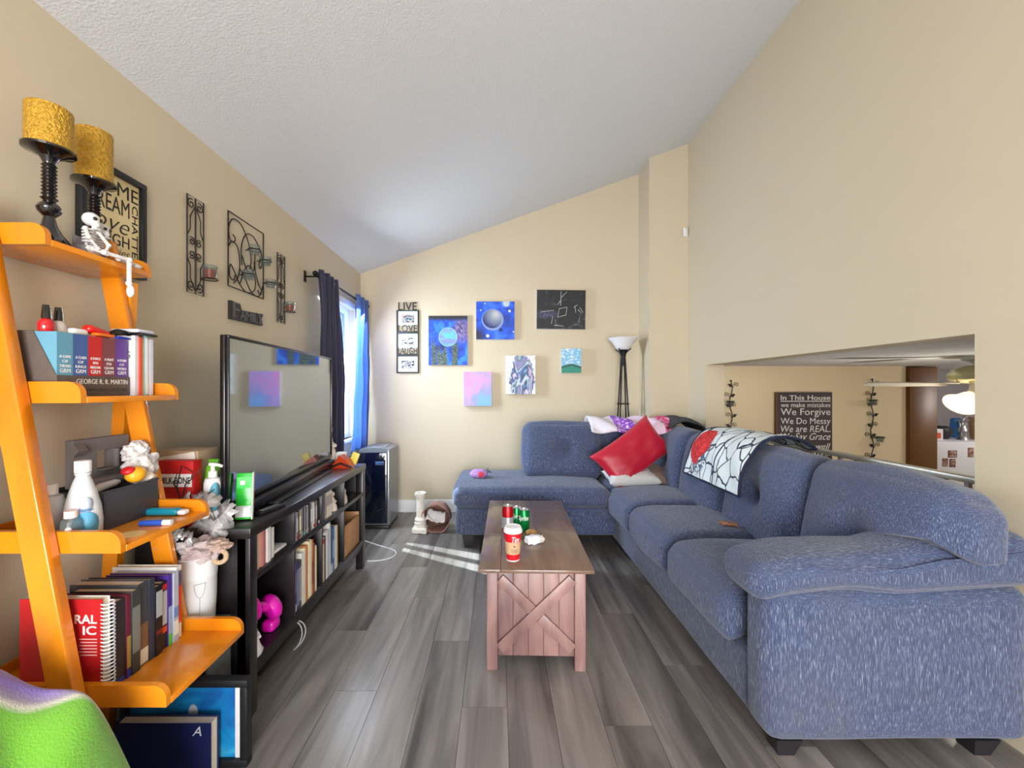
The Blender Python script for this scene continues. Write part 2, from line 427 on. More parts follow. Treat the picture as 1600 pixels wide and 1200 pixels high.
# ------------------------------------------------------------------ sectional sofa
def fabric(name, base, thread, dirt):
    m, n, l, b = newmat(name)
    tc = n.new('ShaderNodeTexCoord')
    mp = n.new('ShaderNodeMapping'); mp.inputs['Scale'].default_value = (520, 520, 34); l.new(tc.outputs['Object'], mp.inputs[0])
    nz = n.new('ShaderNodeTexNoise'); nz.inputs['Scale'].default_value = 1; nz.inputs['Detail'].default_value = 3; l.new(mp.outputs[0], nz.inputs['Vector'])
    m2 = n.new('ShaderNodeMapping'); m2.inputs['Scale'].default_value = (44, 480, 480); l.new(tc.outputs['Object'], m2.inputs[0])
    n2 = n.new('ShaderNodeTexNoise'); n2.inputs['Scale'].default_value = 1; n2.inputs['Detail'].default_value = 2; l.new(m2.outputs[0], n2.inputs['Vector'])
    ge = n.new('ShaderNodeNewGeometry'); sp = n.new('ShaderNodeSeparateXYZ'); l.new(ge.outputs['Normal'], sp.inputs[0])
    ab = n.new('ShaderNodeMath'); ab.operation = 'ABSOLUTE'; l.new(sp.outputs[2], ab.inputs[0])
    mf = n.new('ShaderNodeMix'); mf.data_type = 'FLOAT'; l.new(ab.outputs[0], mf.inputs[0]); l.new(nz.outputs[0], mf.inputs[2]); l.new(n2.outputs[0], mf.inputs[3])
    cr = n.new('ShaderNodeValToRGB'); e = cr.color_ramp.elements
    e[0].position = .36; e[0].color = L(tuple(int(c*.72) for c in base)); e[1].position = .74; e[1].color = L(thread)
    q = e.new(.56); q.color = L(base)
    l.new(mf.outputs[0], cr.inputs[0])
    n3 = n.new('ShaderNodeTexNoise'); n3.inputs['Scale'].default_value = 2.6; n3.inputs['Detail'].default_value = 3; l.new(tc.outputs['Object'], n3.inputs['Vector'])
    r3 = n.new('ShaderNodeValToRGB'); r3.color_ramp.elements[0].position = .52; r3.color_ramp.elements[1].position = .8
    r3.color_ramp.elements[1].color = (.55, .55, .55, 1); l.new(n3.outputs[0], r3.inputs[0])
    mx = n.new('ShaderNodeMix'); mx.data_type = 'RGBA'; l.new(r3.outputs[0], mx.inputs[0]); l.new(cr.outputs[0], mx.inputs[6]); mx.inputs[7].default_value = L(dirt)
    l.new(mx.outputs[2], b.inputs['Base Color'])
    b.inputs['Roughness'].default_value = .95; b.inputs['Specular IOR Level'].default_value = .15; b.inputs['Sheen Weight'].default_value = .25
    bp = n.new('ShaderNodeBump'); bp.inputs['Strength'].default_value = .35; bp.inputs['Distance'].default_value = .006
    l.new(mf.outputs[0], bp.inputs['Height']); l.new(bp.outputs[0], b.inputs['Normal'])
    return m
M_sofa = fabric('slate_blue_upholstery', (74, 85, 116), (156, 162, 176), (84, 88, 98))
M_leg = mat('dark_tapered_leg', (34, 32, 36), .4)
sofa = thing('sectional_sofa', 'slate blue streaked fabric sectional sofa with chaise along the right and back walls', 'sofa', (1.0, 2.7, 0))
# base of the long side and of the back side
obj('base', cushion(B(), (1.345, 2.47, .185), (.83, 1.90, .25), .035, n=16, wr=.004), M_sofa, sofa)
obj('base', cushion(B(), (.70, 3.67, .218), (2.08, .74, .23), .035, n=16, wr=.004), M_sofa, sofa)
# back frame
obj('back_frame', cushion(B(), (1.70, 2.68, .44), (.20, 2.46, .70), .05, n=14), M_sofa, sofa)
obj('back_frame', cushion(B(), (1.02, 4.0, .44), (1.50, .10, .66), .04, n=12), M_sofa, sofa)
# seat cushions
def seat(y0, y1, sd_, dents=()):
    def wp(q, p):
        if p[0] < 0:                                     # waterfall front edge hangs over the base
            q.z -= .055*(max(0, -p[0])**3) if p[2] < .2 else .018*(max(0, -p[0])**4)
        return q
    o = obj('seat_cushion', cushion(B(), (1.175, (y0+y1)/2, .405), (.59, y1-y0-.012, .17), .065, (.02, .006, .03), 18, dents, .008, 6, sd_, warp=wp), M_sofa, sofa)
    return o
seat(1.585, 2.205, 1, ((2, 1, -.1, .0, .014, .09), (2, 1, .35, -.6, .01, .05)))
seat(2.205, 2.835, 2, ((2, 1, .1, .1, .014, .1), (2, 1, -.3, .35, .01, .04)))
seat(2.835, 3.40, 3, ((2, 1, -.1, .0, .012, .09),))
obj('seat_cushion', cushion(B(), (1.24, 3.63, .40), (.66, .44, .16), .06, (.01, .01, .02), 16, (), .006, 6, 9), M_sofa, sofa)
# chaise cushion
obj('chaise_cushion', cushion(B(), (.265, 3.665, .408), (1.25, .80, .16), .06, (.015, .01, .022), 22, ((2, 1, -.1, 0, .012, .12),), .007, 5, 4), M_sofa, sofa)
# back cushions of the long side (tufted once in the middle)
def back(y0, y1, s_, lean=.2, h=.54, zc_=.672, x=1.53, rot=0, t=.24, warp=None):
    Mx = Rz(rot) @ Ry(lean)
    o = obj('back_cushion', cushion(B(), (x, (y0+y1)/2, zc_), (t, y1-y0+.015, h), .085, (.06, .015, .016), 20,
            ((0, -1, 0, -.05, .075, .045), (0, -1, .0, .0, .025, .13)), .012, 5, s_, M=Mx, warp=warp), M_sofa, sofa)
    return o
def overarm(q, p):                                       # the end cushion bulges out over the arm pad
    k = max(0, min(1, (-q.y+.02)/.14)); k = k*k*(3-2*k)
    lo = .012+.03*abs(p[0])+.055*max(0, min(1, (-q.y-.10)/.16))
    if q.z < lo: q.z = q.z*(1-k)+(lo+(q.z-lo)*.06)*k
    q.y -= .03*(1-p[1])*.5*(1-.5*p[2]**2)
    q.z -= .02*max(0, -p[1])**4
    return q
back(1.375, 1.985, 11, x=1.55, warp=overarm); back(1.985, 2.60, 12); back(2.60, 3.215, 13); back(3.215, 3.80, 14, .16)
# back cushions of the back side
def back2(x0, x1, s_, y=3.80, zz=.712, lean=-.17):
    o = obj('back_cushion', cushion(B(), ((x0+x1)/2, y, zz), (x1-x0, .22, .50), .075, (.012, .055, .02), 20,
            ((1, -1, 0, .05, .075, .045), (1, -1, 0, .0, .03, .13)), .01, 5, s_, M=Rx(lean)), M_sofa, sofa)
back2(.225, .925, 21); back2(.93, 1.42, 22, 3.84)
# near arm: upright panel with a soft rolled pad
obj('arm_panel', cushion(B(), (1.37, 1.485, .325), (.90, .155, .53), .05, (.01, .015, .0), 16, (), .005, 5, 31), M_sofa, sofa)
def armwarp(q, p):
    k = max(0, -p[0])
    q.z -= .035*k**4 + .008*math.sin(q.x*7) - .03*max(0, p[0])
    if p[2] > 0:
        h_ = max(0, min(1, (p[0]+.15)/.5)); q.z += .055*h_*h_*(3-2*h_)*(1-.35*abs(p[1])**3); q.x += .02*k*k*(-p[2])
    return q
obj('arm_pad', cushion(B(), (1.350, 1.515, .634), (.95, .255, .125), .060, (.012, .012, .016), 20, ((2, 1, .35, 0, .02, .16),), .012, 5, 32, warp=armwarp), M_sofa, sofa)
def leg(x, y, z1=.11, s_=.045):
    prism(bm_ := B(), [(x-s_, y-s_, z1), (x+s_, y-s_, z1), (x+s_, y+s_, z1), (x-s_, y+s_, z1)], (0, 0, -.001))
    bm_.free()
    b2 = B(); q = s_*.62
    lo = [b2.verts.new(v) for v in ((x-q, y-q, 0), (x+q, y-q, 0), (x+q, y+q, 0), (x-q, y+q, 0))]
    hi = [b2.verts.new(v) for v in ((x-s_, y-s_, z1), (x+s_, y-s_, z1), (x+s_, y+s_, z1), (x-s_, y+s_, z1))]
    b2.faces.new(lo); b2.faces.new(list(reversed(hi)))
    for i in range(4): b2.faces.new((lo[i], lo[(i+1) % 4], hi[(i+1) % 4], hi[i]))
    obj('leg', b2, M_leg, sofa)
for x, y, z in ((-.24, 3.36, .11), (-.24, 3.95, .11), (1.0, 3.3, .07), (1.0, 1.47, .065), (1.68, 1.47, .065), (1.68, 3.9, .11)): leg(x, y, z)

# ------------------------------------------------------------------ coffee table
TA = math.radians(-1.4); TC = Vector((.186, 2.443, 0)); TH = .46
tab = thing('coffee_table', 'brown wooden farmhouse coffee table with X-braced end panel', 'table', TC, TA)
hx, hy = .26, .583
zt0, zt1 = TH-.016, TH
obj('tabletop_board', bbox(-hx+.1005, hx, -hy, hy, zt0, zt1, .003), M_tabtop, tab, True)
obj('tabletop_board', bbox(-hx, -hx+.0995, -hy, -.114, zt0, zt1, .003), M_tabtop, tab, True)
obj('tabletop_board', bbox(-hx, -hx+.0995, -.112, hy, zt0, zt1, .003), M_tabtop, tab, True)
lw = .05
for sx in (-1, 1):
    for sy in (-1, 1):
        cx, cy = sx*(hx-.037-lw/2), sy*(hy-.012-lw/2)
        obj('leg', bbox(cx-lw/2, cx+lw/2, cy-lw/2, cy+lw/2, 0, zt0, .004), M_table, tab, True)
ix = hx-.037-lw
for sy in (-1, 1):
    yp = sy*(hy-.035)
    nb = 5
    for i in range(nb):                                     # end panel boards
        x0 = -ix+2*ix*i/nb; x1 = -ix+2*ix*(i+1)/nb
        obj('panel_board', bbox(x0+.0006, x1-.0006, yp-.008, yp+.008, .06, zt0, .0015), M_table, tab, True)
    z0, z1 = .075, zt0-.008
    ang = math.atan2(z1-z0-.03, 2*ix); ln = math.hypot(2*ix, z1-z0-.03)-.02
    yo = yp+sy*.016
    obj('brace', obox(B(), (0, yo, (z0+z1)/2), (ln, .016, .048), Ry(-ang), .002), M_table, tab, True)
    for s in (-1, 1):
        off = Vector((math.cos(ang), 0, -math.sin(ang)))*s*(ln/4+.012)
        obj('brace', obox(B(), Vector((0, yo, (z0+z1)/2))+off, (ln/2-.027, .014, .048), Ry(ang), .002), M_table, tab, True)
for sx in (-1, 1):
    obj('side_rail', bbox(sx*(hx-.06)-.01, sx*(hx-.06)+.01, -hy+.062, hy-.062, zt0-.085, zt0, .003), M_table, tab, True)
    obj('side_rail', bbox(sx*(hx-.06)-.01, sx*(hx-.06)+.01, -hy+.062, hy-.062, .06, .10, .003), M_table, tab, True)
for i in range(4):
    obj('shelf_slat', bbox(-ix+2*ix*i/4+.001, -ix+2*ix*(i+1)/4-.001, -hy+.045, hy-.045, .085, .10, .002), M_table, tab, True)

# ------------------------------------------------------------------ media unit
MX0, MX1, MY0, MY1, MZ = -1.405, -.948, 1.592, 2.99, .736
med = thing('media_unit', 'low black-brown media unit with eight open compartments under the television', 'cabinet', ((MX0+MX1)/2, (MY0+MY1)/2, 0))
obj('top_board', bbox(MX0, MX1, MY0, MY1, MZ-.04, MZ, .003), M_black, med)
for y in (MY0+.006, MY1-.036):
    obj('side_panel', bbox(MX0+.01, MX1-.02, y, y+.03, .137, MZ-.04, .002), M_black, med)
for y in (MY0+.006, MY1-.056):
    for x in (MX1-.055, MX0+.01):
        obj('leg', bbox(x, x+.05, y, y+.05, 0, MZ-.04 if x > -1.2 else .137, .002), M_black, med)
DV = [MY0+.036, 1.958, 2.265, 2.586, MY1-.036]
obj('shelf', bbox(MX0+.02, MX1-.006, MY0+.036, MY1-.036, .516, .54, .002), M_black, med)
obj('shelf', bbox(MX0+.02, MX1-.006, MY0+.036, MY1-.036, .165, .20, .002), M_black, med)
obj('bottom_rail', bbox(MX1-.03, MX1-.012, MY0+.056, MY1-.056, .137, .165, .002), M_black, med)
for y in DV[1:4]:
    obj('divider', bbox(MX0+.02, MX1-.008, y-.008, y+.008, .20, .516, .001), M_black, med)
    obj('divider', bbox(MX0+.02, MX1-.008, y-.008, y+.008, .54, MZ-.04, .001), M_black, med)
obj('back_panel', bbox(MX0+.004, MX0+.012, MY0+.036, MY1-.036, .165, MZ-.04), M_black, med)

# ------------------------------------------------------------------ television
tv0 = Vector((-1.064, 1.643, 0)); tv1 = Vector((-1.155, 2.90, 0))
tva = math.atan2(tv1.y-tv0.y, tv1.x-tv0.x); tvw = (tv1-tv0).length
tv = thing('television', 'large black flat-screen television on the media unit with wall pictures mirrored in it', 'television', (tv0.x, tv0.y, MZ), tva)
# local: x along screen, -y faces the room
zb, zt_ = .058, .75
M_bez = mat('tv_black_plastic', (14, 14, 17), .25, spec=.6)
m, n, l, b = newmat('tv_screen')
b.inputs['Roughness'].default_value = .045; b.inputs['IOR'].default_value = 3.8; b.inputs['Specular Tint'].default_value = (.93, .97, 1, 1)
nz = n.new('ShaderNodeTexNoise'); nz.inputs['Scale'].default_value = 3
mx = n.new('ShaderNodeMix'); mx.data_type = 'RGBA'; mx.inputs[6].default_value = (.012, .013, .016, 1); mx.inputs[7].default_value = (.02, .021, .025, 1)
l.new(nz.outputs[0], mx.inputs[0]); l.new(mx.outputs[2], b.inputs['Base Color'])
M_scr = m
obj('casing', bbox(0, tvw, .014, .034, zb, zt_, .004), M_bez, tv, True)
obj('rear_housing', bbox(.16, tvw-.16, .034, .085, zb+.03, zt_-.14, .012), M_bez, tv, True)
bm = B(); e = .012
box(bm, 0, tvw, 0, .014, zt_-e, zt_, .002); box(bm, 0, tvw, 0, .014, zb, zb+.022, .002)
box(bm, 0, e, 0, .014, zb+.022, zt_-e, .002); box(bm, tvw-e, tvw, 0, .014, zb+.022, zt_-e, .002)
obj('bezel', bm, M_bez, tv, True)
obj('screen', bbox(e, tvw-e, .006, .013, zb+.022, zt_-e), M_scr, tv, True)
obj('stand_neck', bbox(tvw/2-.16, tvw/2+.16, .02, .045, .012, zb+.01, .004), M_bez, tv, True)
obj('stand_base', bbox(tvw/2-.36, tvw/2+.42, -.07, .13, 0, .014, .005), M_bez, tv, True)
obj('speaker_bar', bbox(.10, tvw-.05, -.035, .012, .0145, .056, .006), M_bez, tv, True)

# ------------------------------------------------------------------ ladder shelf
SY0, SY1 = 1.095, 1.43
SH = [(1.652, -1.190), (1.233, -1.096), (.837, -.991), (.432, -.871)]     # underside height and front edge of each tray
lad = thing('ladder_shelf', 'honey orange wooden ladder shelf with four trays leaning on the left wall', 'shelf', (-1.2, 1.26, 0))
TB = .017
def lip(y0, y1, z, xf, parent):
    pts = [(XL+.012, y0, z), (xf, y0, z), (xf, y0, z+.022)]
    for i in range(6):
        a = i/5*PI/2
        pts.append((xf-.035+.035*math.cos(a), y0, z+.022+.035*math.sin(a)))
    pts += [(XL+.012, y0, z+.057)]
    obj('end_lip', prism(B(), pts, (0, y1-y0, 0)), M_honey, parent, angle=30)
for z, xf in SH:
    s = obj('shelf_tray', bbox(XL+.012, xf, SY0+.016, SY1-.016, z, z+TB, .0015), M_honey, lad)
    lip(SY0, SY0+.0158, z, xf-.002, s); lip(SY1-.0158, SY1, z, xf-.002, s)
    obj('back_strip', bbox(XL+.008, XL+.0118, SY0, SY1, z, z+.05), M_honey, s)
def railx(z): return -.991-.19*z                        # front edge of the leaning rail
for y0 in (SY0-.034, SY1+.002):
    prof = [(railx(0), y0, 0), (railx(1.78), y0, 1.78), (railx(1.78)-.03, y0, 1.785), (railx(1.78)-.062, y0, 1.77), (railx(0)-.068, y0, 0)]
    bm = prism(B(), prof, (0, .032 if y0 < SY0 else .022, 0))
    bmesh.ops.bevel(bm, geom=list(bm.edges), offset=.002, segments=1, affect='EDGES')
    obj('leaning_rail', bm, M_honey, lad)
for y0 in (SY1+.026, SY0-.064):                          # rear legs that lean the other way
    prof = [(-1.283, y0, 1.645), (-1.32, y0, 1.645), (XL+.004, y0, .15), (XL+.004, y0, 0), (XL+.055, y0, 0)]
    obj('rear_leg', prism(B(), prof, (0, .028, 0)), M_honey, lad)
#obj('cross_bar', bbox(railx(.2)-.05, railx(.2)-.028, SY0-.003, SY1+.003, .2, .24, .003), M_honey, lad)

# ------------------------------------------------------------------ curtains and rod
rod = thing('curtain_rod', 'black metal curtain rod with round ends over the side window', 'curtain rod', (-1.32, 3.6, 2.11))
M_iron = mat('black_iron', (26, 24, 24), .45, metal=.6)
RX, RZ = -1.325, 2.11
obj('rod', tube(B(), [(RX, 3.03, RZ), (RX, 4.21, RZ)], .011, 10), M_iron, rod)
for y in (3.02, 4.22): obj('finial', ball(B(), (RX, y, RZ), (.02, .022, .02)), M_iron, rod)
for y in (3.06, 4.19):
    bm = tube(B(), [(RX, y, RZ-.012), (XL+.006, y, RZ-.012)], .006, 6); box(bm, XL, XL+.006, y-.015, y+.015, RZ-.05, RZ+.03)
    obj('bracket', bm, M_iron, rod)
def curtain_mat(name, rgb, trgb, fac):
    m, n, l, b = newmat(name)
    tc = n.new('ShaderNodeTexCoord'); nz = n.new('ShaderNodeTexNoise'); nz.inputs['Scale'].default_value = 90; l.new(tc.outputs['Object'], nz.inputs['Vector'])
    mx = n.new('ShaderNodeMix'); mx.data_type = 'RGBA'; c = L(rgb)
    mx.inputs[6].default_value = tuple(v*.85 for v in c[:3])+(1,); mx.inputs[7].default_value = tuple(min(1, v*1.15) for v in c[:3])+(1,)
    l.new(nz.outputs[0], mx.inputs[0]); l.new(mx.outputs[2], b.inputs['Base Color']); b.inputs['Roughness'].default_value = .6; b.inputs['Sheen Weight'].default_value = .3
    t = n.new('ShaderNodeBsdfTranslucent'); t.inputs[0].default_value = L(trgb)
    ms = n.new('ShaderNodeMixShader'); ms.inputs[0].default_value = fac
    l.new(b.outputs[0], ms.inputs[1]); l.new(t.outputs[0], ms.inputs[2]); l.new(ms.outputs[0], n['Material Output'].inputs[0])
    return m
def curtain(name, yt, yb, z0, waves, m, label, amp=.032, bow=0):
    t = thing(name, label, 'curtain', (RX, (yt[0]+yt[1])/2, z0), 0)
    bm = B(); nu, nv = 72, 40; g = []
    for j in range(nv+1):
        v = j/nv; z = RZ+.045-(RZ+.045-z0)*v; rowv = []
        for i in range(nu+1):
            u = i/nu
            a0 = yt[0]+(yb[0]-yt[0])*v**1.4; a1 = yt[1]+(yb[1]-yt[1])*v**1.4
            y = a0+(a1-a0)*u+.006*math.sin(9*v+4*u)
            x = RX+amp*math.sin(2*PI*waves*u+.6*math.sin(3*v))*(1-.25*v)+bow*math.sin(PI*v)+.012*noise.noise(Vector((u*4, v*5, waves)))
            zz = z+(.02*math.sin(u*5) if j == nv else 0)
            rowv.append(bm.verts.new((max(x, XL+.035), y, zz)))
        g.append(rowv)
    for j in range(nv):
        for i in range(nu): bm.faces.new((g[j][i], g[j][i+1], g[j+1][i+1], g[j+1][i]))
    o = obj('cloth', bm, m, t, angle=80); md = o.modifiers.new('thick', 'SOLIDIFY'); md.thickness = .002
    for k in range(int(waves*2)):
        y = yt[0]+(yt[1]-yt[0])*(k+.5)/(waves*2)
        obj('grommet', tube(B(), spiral((RX, y, RZ), .024, .024, 0, 2*PI*17/18, XA*.55+YA*.6, ZA, 17), .004, 6, True), mat('steel_ring', (170, 170, 175), .25, metal=.9), t)
    return t
curtain('curtain', (3.07, 3.44), (3.07, 3.58), .60, 4, curtain_mat('navy_curtain', (34, 34, 62), (40, 60, 130), .12),
        'dark navy grommet curtain on the near side of the window', bow=.02)
curtain('curtain', (3.87, 4.25), (3.74, 4.22), .68, 3, curtain_mat('navy_curtain_sunlit', (84, 110, 170), (140, 176, 232), .38),  # same navy cloth, with the window's backlight put into a lighter colour
        'navy grommet curtain next to the back wall, sunlight put into its blue colour')

# ------------------------------------------------------------------ pictures on the back wall
class NB:
    """short-hand for painting shaders on generated 0..1 coordinates"""
    def __init__(s, name):
        s.m, s.n, s.l, s.b = newmat(name)
        tc = s.n.new('ShaderNodeTexCoord'); s.g = tc.outputs['Generated']
        sp = s.n.new('ShaderNodeSeparateXYZ'); s.l.new(s.g, sp.inputs[0]); s.x, s.z = sp.outputs[0], sp.outputs[2]
        s.b.inputs['Roughness'].default_value = .55
    def math(s, op, a, b=0, c=0):
        q = s.n.new('ShaderNodeMath'); q.operation = op
        for i, v in enumerate((a, b, c)):
            if hasattr(v, 'links'): s.l.new(v, q.inputs[i])
            else: q.inputs[i].default_value = v
        return q.outputs[0]
    def dist(s, cx, cz, ax=1, az=1):
        dx = s.math('MULTIPLY', s.math('SUBTRACT', s.x, cx), ax); dz = s.math('MULTIPLY', s.math('SUBTRACT', s.z, cz), az)
        return s.math('SQRT', s.math('ADD', s.math('MULTIPLY', dx, dx), s.math('MULTIPLY', dz, dz)))
    def noise(s, sc, det=4, dis=0, stretch=(1, 1, 1), off=0):
        mp = s.n.new('ShaderNodeMapping'); mp.inputs['Scale'].default_value = stretch; mp.inputs['Location'].default_value = (off, 0, off); s.l.new(s.g, mp.inputs[0])
        q = s.n.new('ShaderNodeTexNoise'); q.inputs['Scale'].default_value = sc; q.inputs['Detail'].default_value = det; q.inputs['Distortion'].default_value = dis
        s.l.new(mp.outputs[0], q.inputs['Vector']); return q.outputs[0]
    def ramp(s, f, stops, const=False):
        q = s.n.new('ShaderNodeValToRGB'); e = q.color_ramp.elements
        if const: q.color_ramp.interpolation = 'CONSTANT'
        e[0].position, e[0].color = stops[0][0], L(stops[0][1]); e[1].position, e[1].color = stops[-1][0], L(stops[-1][1])
        for p, c in stops[1:-1]:
            w_ = e.new(p); w_.color = L(c)
        s.l.new(f, q.inputs[0]); return q.outputs[0]
    def mix(s, f, a, b):
        q = s.n.new('ShaderNodeMix'); q.data_type = 'RGBA'; s.l.new(f, q.inputs[0]) if hasattr(f, 'links') else None
        for i, v in ((6, a), (7, b)):
            if hasattr(v, 'links'): s.l.new(v, q.inputs[i])
            else: q.inputs[i].default_value = L(v)
        return q.outputs[2]
    def step(s, f, lo, hi):
        q = s.n.new('ShaderNodeMapRange'); q.inputs[1].default_value = lo; q.inputs[2].default_value = hi
        s.l.new(f, q.inputs[0]); return q.outputs[0]
    def out(s, c): s.l.new(c, s.b.inputs['Base Color']); return s.m
def paint_forest():
    q = NB('painting_moon_forest')
    c = q.ramp(q.noise(3.5, 5, 1.2), [(.3, (6, 22, 70)), (.5, (10, 70, 190)), (.7, (40, 130, 235))])
    c = q.mix(q.step(q.dist(.85, .72), .32, .12), c, q.ramp(q.noise(6, 4, 2), [(.35, (50, 44, 80)), (.7, (150, 130, 190))]))
    c = q.mix(q.step(q.z, .86, .95), c, (22, 26, 34))
    tree = q.math('MULTIPLY', q.step(q.noise(2.6, 2, .3, (1.6, 1, .25), 3), .47, .52), q.step(q.z, .56, .40))
    c = q.mix(tree, c, q.ramp(q.noise(14, 3, 2, (1, 1, 3)), [(.4, (22, 34, 48)), (.7, (110, 130, 110))]))
    moon = q.ramp(q.noise(2.2, 3, 1.5, (.7, 1, 2)), [(.35, (40, 150, 240)), (.5, (120, 120, 200)), (.65, (70, 190, 245))])
    d = q.dist(.5, .57, .8, 1)
    c = q.mix(q.step(d, .193, .187), c, (150, 200, 245)); c = q.mix(q.step(d, .186, .178), c, moon)
    return q.out(c)
def paint_space():
    q = NB('painting_blue_planets')
    c = q.ramp(q.noise(3, 4, .6), [(.3, (12, 36, 120)), (.55, (14, 80, 205)), (.75, (60, 120, 215))])
    d = q.dist(.43, .52)
    c = q.mix(q.step(d, .30, .26), c, (130, 150, 190))
    c = q.mix(q.step(q.dist(.42, .54), .26, .24), c, q.ramp(q.dist(.52, .66), [(0, (190, 185, 185)), (.15, (130, 140, 160)), (.35, (24, 40, 100)), (.6, (16, 26, 80))]))
    c = q.mix(q.step(q.dist(.78, .95), .11, .06), c, (180, 195, 200))
    for x, z, r in ((.23, .95, .018), (.12, .77, .018), (.87, .75, .035), (.97, .2, .02), (.3, .09, .045)): c = q.mix(q.step(q.dist(x, z), r, r*.8), c, (232, 238, 245))
    c = q.mix(q.step(q.dist(.64, .25), .05, .045), c, (14, 26, 70)); c = q.mix(q.step(q.dist(0, .1), .3, .1), c, (24, 24, 60))
    return q.out(c)
def paint_black():
    q = NB('painting_black_constellation')
    c = q.ramp(q.noise(4, 6, 1.5), [(.45, (10, 10, 13)), (.62, (24, 26, 36)), (.8, (110, 112, 120))])
    c = q.mix(q.step(q.dist(.2, .38, .8, 1.6), .22, .05), c, q.ramp(q.noise(9, 4, 2), [(.4, (18, 18, 40)), (.75, (110, 110, 150))]))
    c = q.mix(q.step(q.noise(42, 1), .80, .82), c, (225, 225, 228))
    return q.out(c)
def paint_pour():
    q = NB('painting_abstract_pour')
    f = q.noise(1.5, 2, 1.6, (1.5, .3, .8), 2)
    c = q.ramp(f, [(.30, (28, 34, 40)), (.36, (120, 128, 168)), (.42, (150, 132, 178)), (.46, (36, 110, 110)), (.50, (206, 206, 216)), (.54, (84, 118, 170)), (.58, (44, 60, 60)), (.62, (170, 150, 190)), (.70, (210, 212, 220))])
    edge = q.math('ADD', q.dist(.55, .38, 1.25, .75), q.math('MULTIPLY', q.noise(6, 2, 1.0, (1, .3, .6)), .34))
    c = q.mix(q.step(edge, .66, .69), c, q.ramp(q.noise(16, 2, 2.5), [(.60, (236, 236, 232)), (.64, (60, 66, 70))]))
    return q.out(c)
def paint_field():
    q = NB('painting_green_field')
    c = q.ramp(q.noise(5, 3, .2, (1, 1, 2.6)), [(.5, (120, 176, 208)), (.6, (206, 222, 232))])
    h = q.math('ADD', q.z, q.math('MULTIPLY', q.dist(.5, 0, 1, 0), .22))
    h = q.math('ADD', h, q.math('MULTIPLY', q.noise(22, 1), .05))
    c = q.mix(q.step(h, .41, .40), c, (22, 84, 76)); c = q.mix(q.step(h, .33, .30), c, (30, 128, 108))
    return q.out(c)
def paint_pastel():
    q = NB('painting_pastel_nebula')
    f = q.math('ADD', q.math('MULTIPLY', q.noise(2.6, 6, .8), .8), q.math('MULTIPLY', q.math('SUBTRACT', q.x, q.z), .28))
    return q.out(q.ramp(f, [(.18, (214, 140, 205)), (.34, (188, 150, 220)), (.48, (142, 150, 222)), (.62, (120, 170, 235))]))
M_canvas = mat('canvas_edge', (206, 200, 192), .8, var=.03)
YP = YB
def picture(px0, px1, py0, py1, m, label, dep=.03, rot=0, extra=None, name='wall_painting'):
    a = P(px0, py1, YP); b_ = P(px1, py0, YP)
    c = (a+b_)/2; w2, h2 = (b_.x-a.x)/2, (b_.z-a.z)/2
    t = thing(name, label, 'painting', (c.x, YP, c.z-h2), 0, 'paintings on the back wall')
    bm = box(B(), -w2, w2, -dep, 0, 0, 2*h2, .002); bmesh.ops.rotate(bm, cent=(0, 0, h2), matrix=Ry(rot), verts=bm.verts)
    obj('stretched_canvas', bm, M_canvas, t, True)
    bm = box(B(), -w2+.0015, w2-.0015, -dep-.0015, -dep-.0001, .0015, 2*h2-.0015); bmesh.ops.rotate(bm, cent=(0, 0, h2), matrix=Ry(rot), verts=bm.verts)
    f = obj('painted_face', bm, m, t, True)
    if extra: extra(t, w2, h2, dep, f)
picture(670, 731, 494, 571, paint_forest(), 'painting of a pale blue moon over dark pine trees, beside the photo strip')
picture(744, 804, 472, 531, paint_space(), 'square bright blue painting of planets in space')
def strokes(t, w2, h2, dep, f):
    bm = B(); y = -dep-.0022
    def ln(x0, z0, x1, z1, wd=.0035):
        a = Vector((x0*2*w2-w2, y, z0*2*h2)); b_ = Vector((x1*2*w2-w2, y, z1*2*h2)); d = (b_-a); n = Vector((-d.z, 0, d.x)).normalized()*wd/2
        prism(bm, [a-n, b_-n*.6, b_+n*.6, a+n], (0, .0008, 0))
    for q in ((.43, .30, .46, .52), (.46, .52, .62, .56), (.62, .56, .60, .36), (.60, .36, .43, .30), (.49, .60, .50, .97), (.5, .80, .62, .95), (.43, .62, .5, .75),
              (.30, .14, .33, .32), (.76, .55, .84, .62), (.80, .42, .78, .6), (.84, .5, .92, .4), (.88, .55, .95, .42), (.10, .44, .35, .48), (.36, .1, .55, .08)): ln(*q)
    obj('white_brush_strokes', bm, mat('white_paint', (214, 214, 216), .6), t, True)
picture(838, 914, 454, 515, paint_black(), 'black painting with white strokes and a small outlined square', rot=.012, extra=strokes)
picture(790, 836, 556, 616, paint_pour(), 'abstract poured-paint canvas in white, violet and teal', .05)
picture(876, 907, 545, 583, paint_field(), 'small painting of a green hill under a cloudy sky', .045)
picture(725, 768, 581, 634, paint_pastel(), 'pink and lilac pastel canvas hanging lowest on the wall', .05)
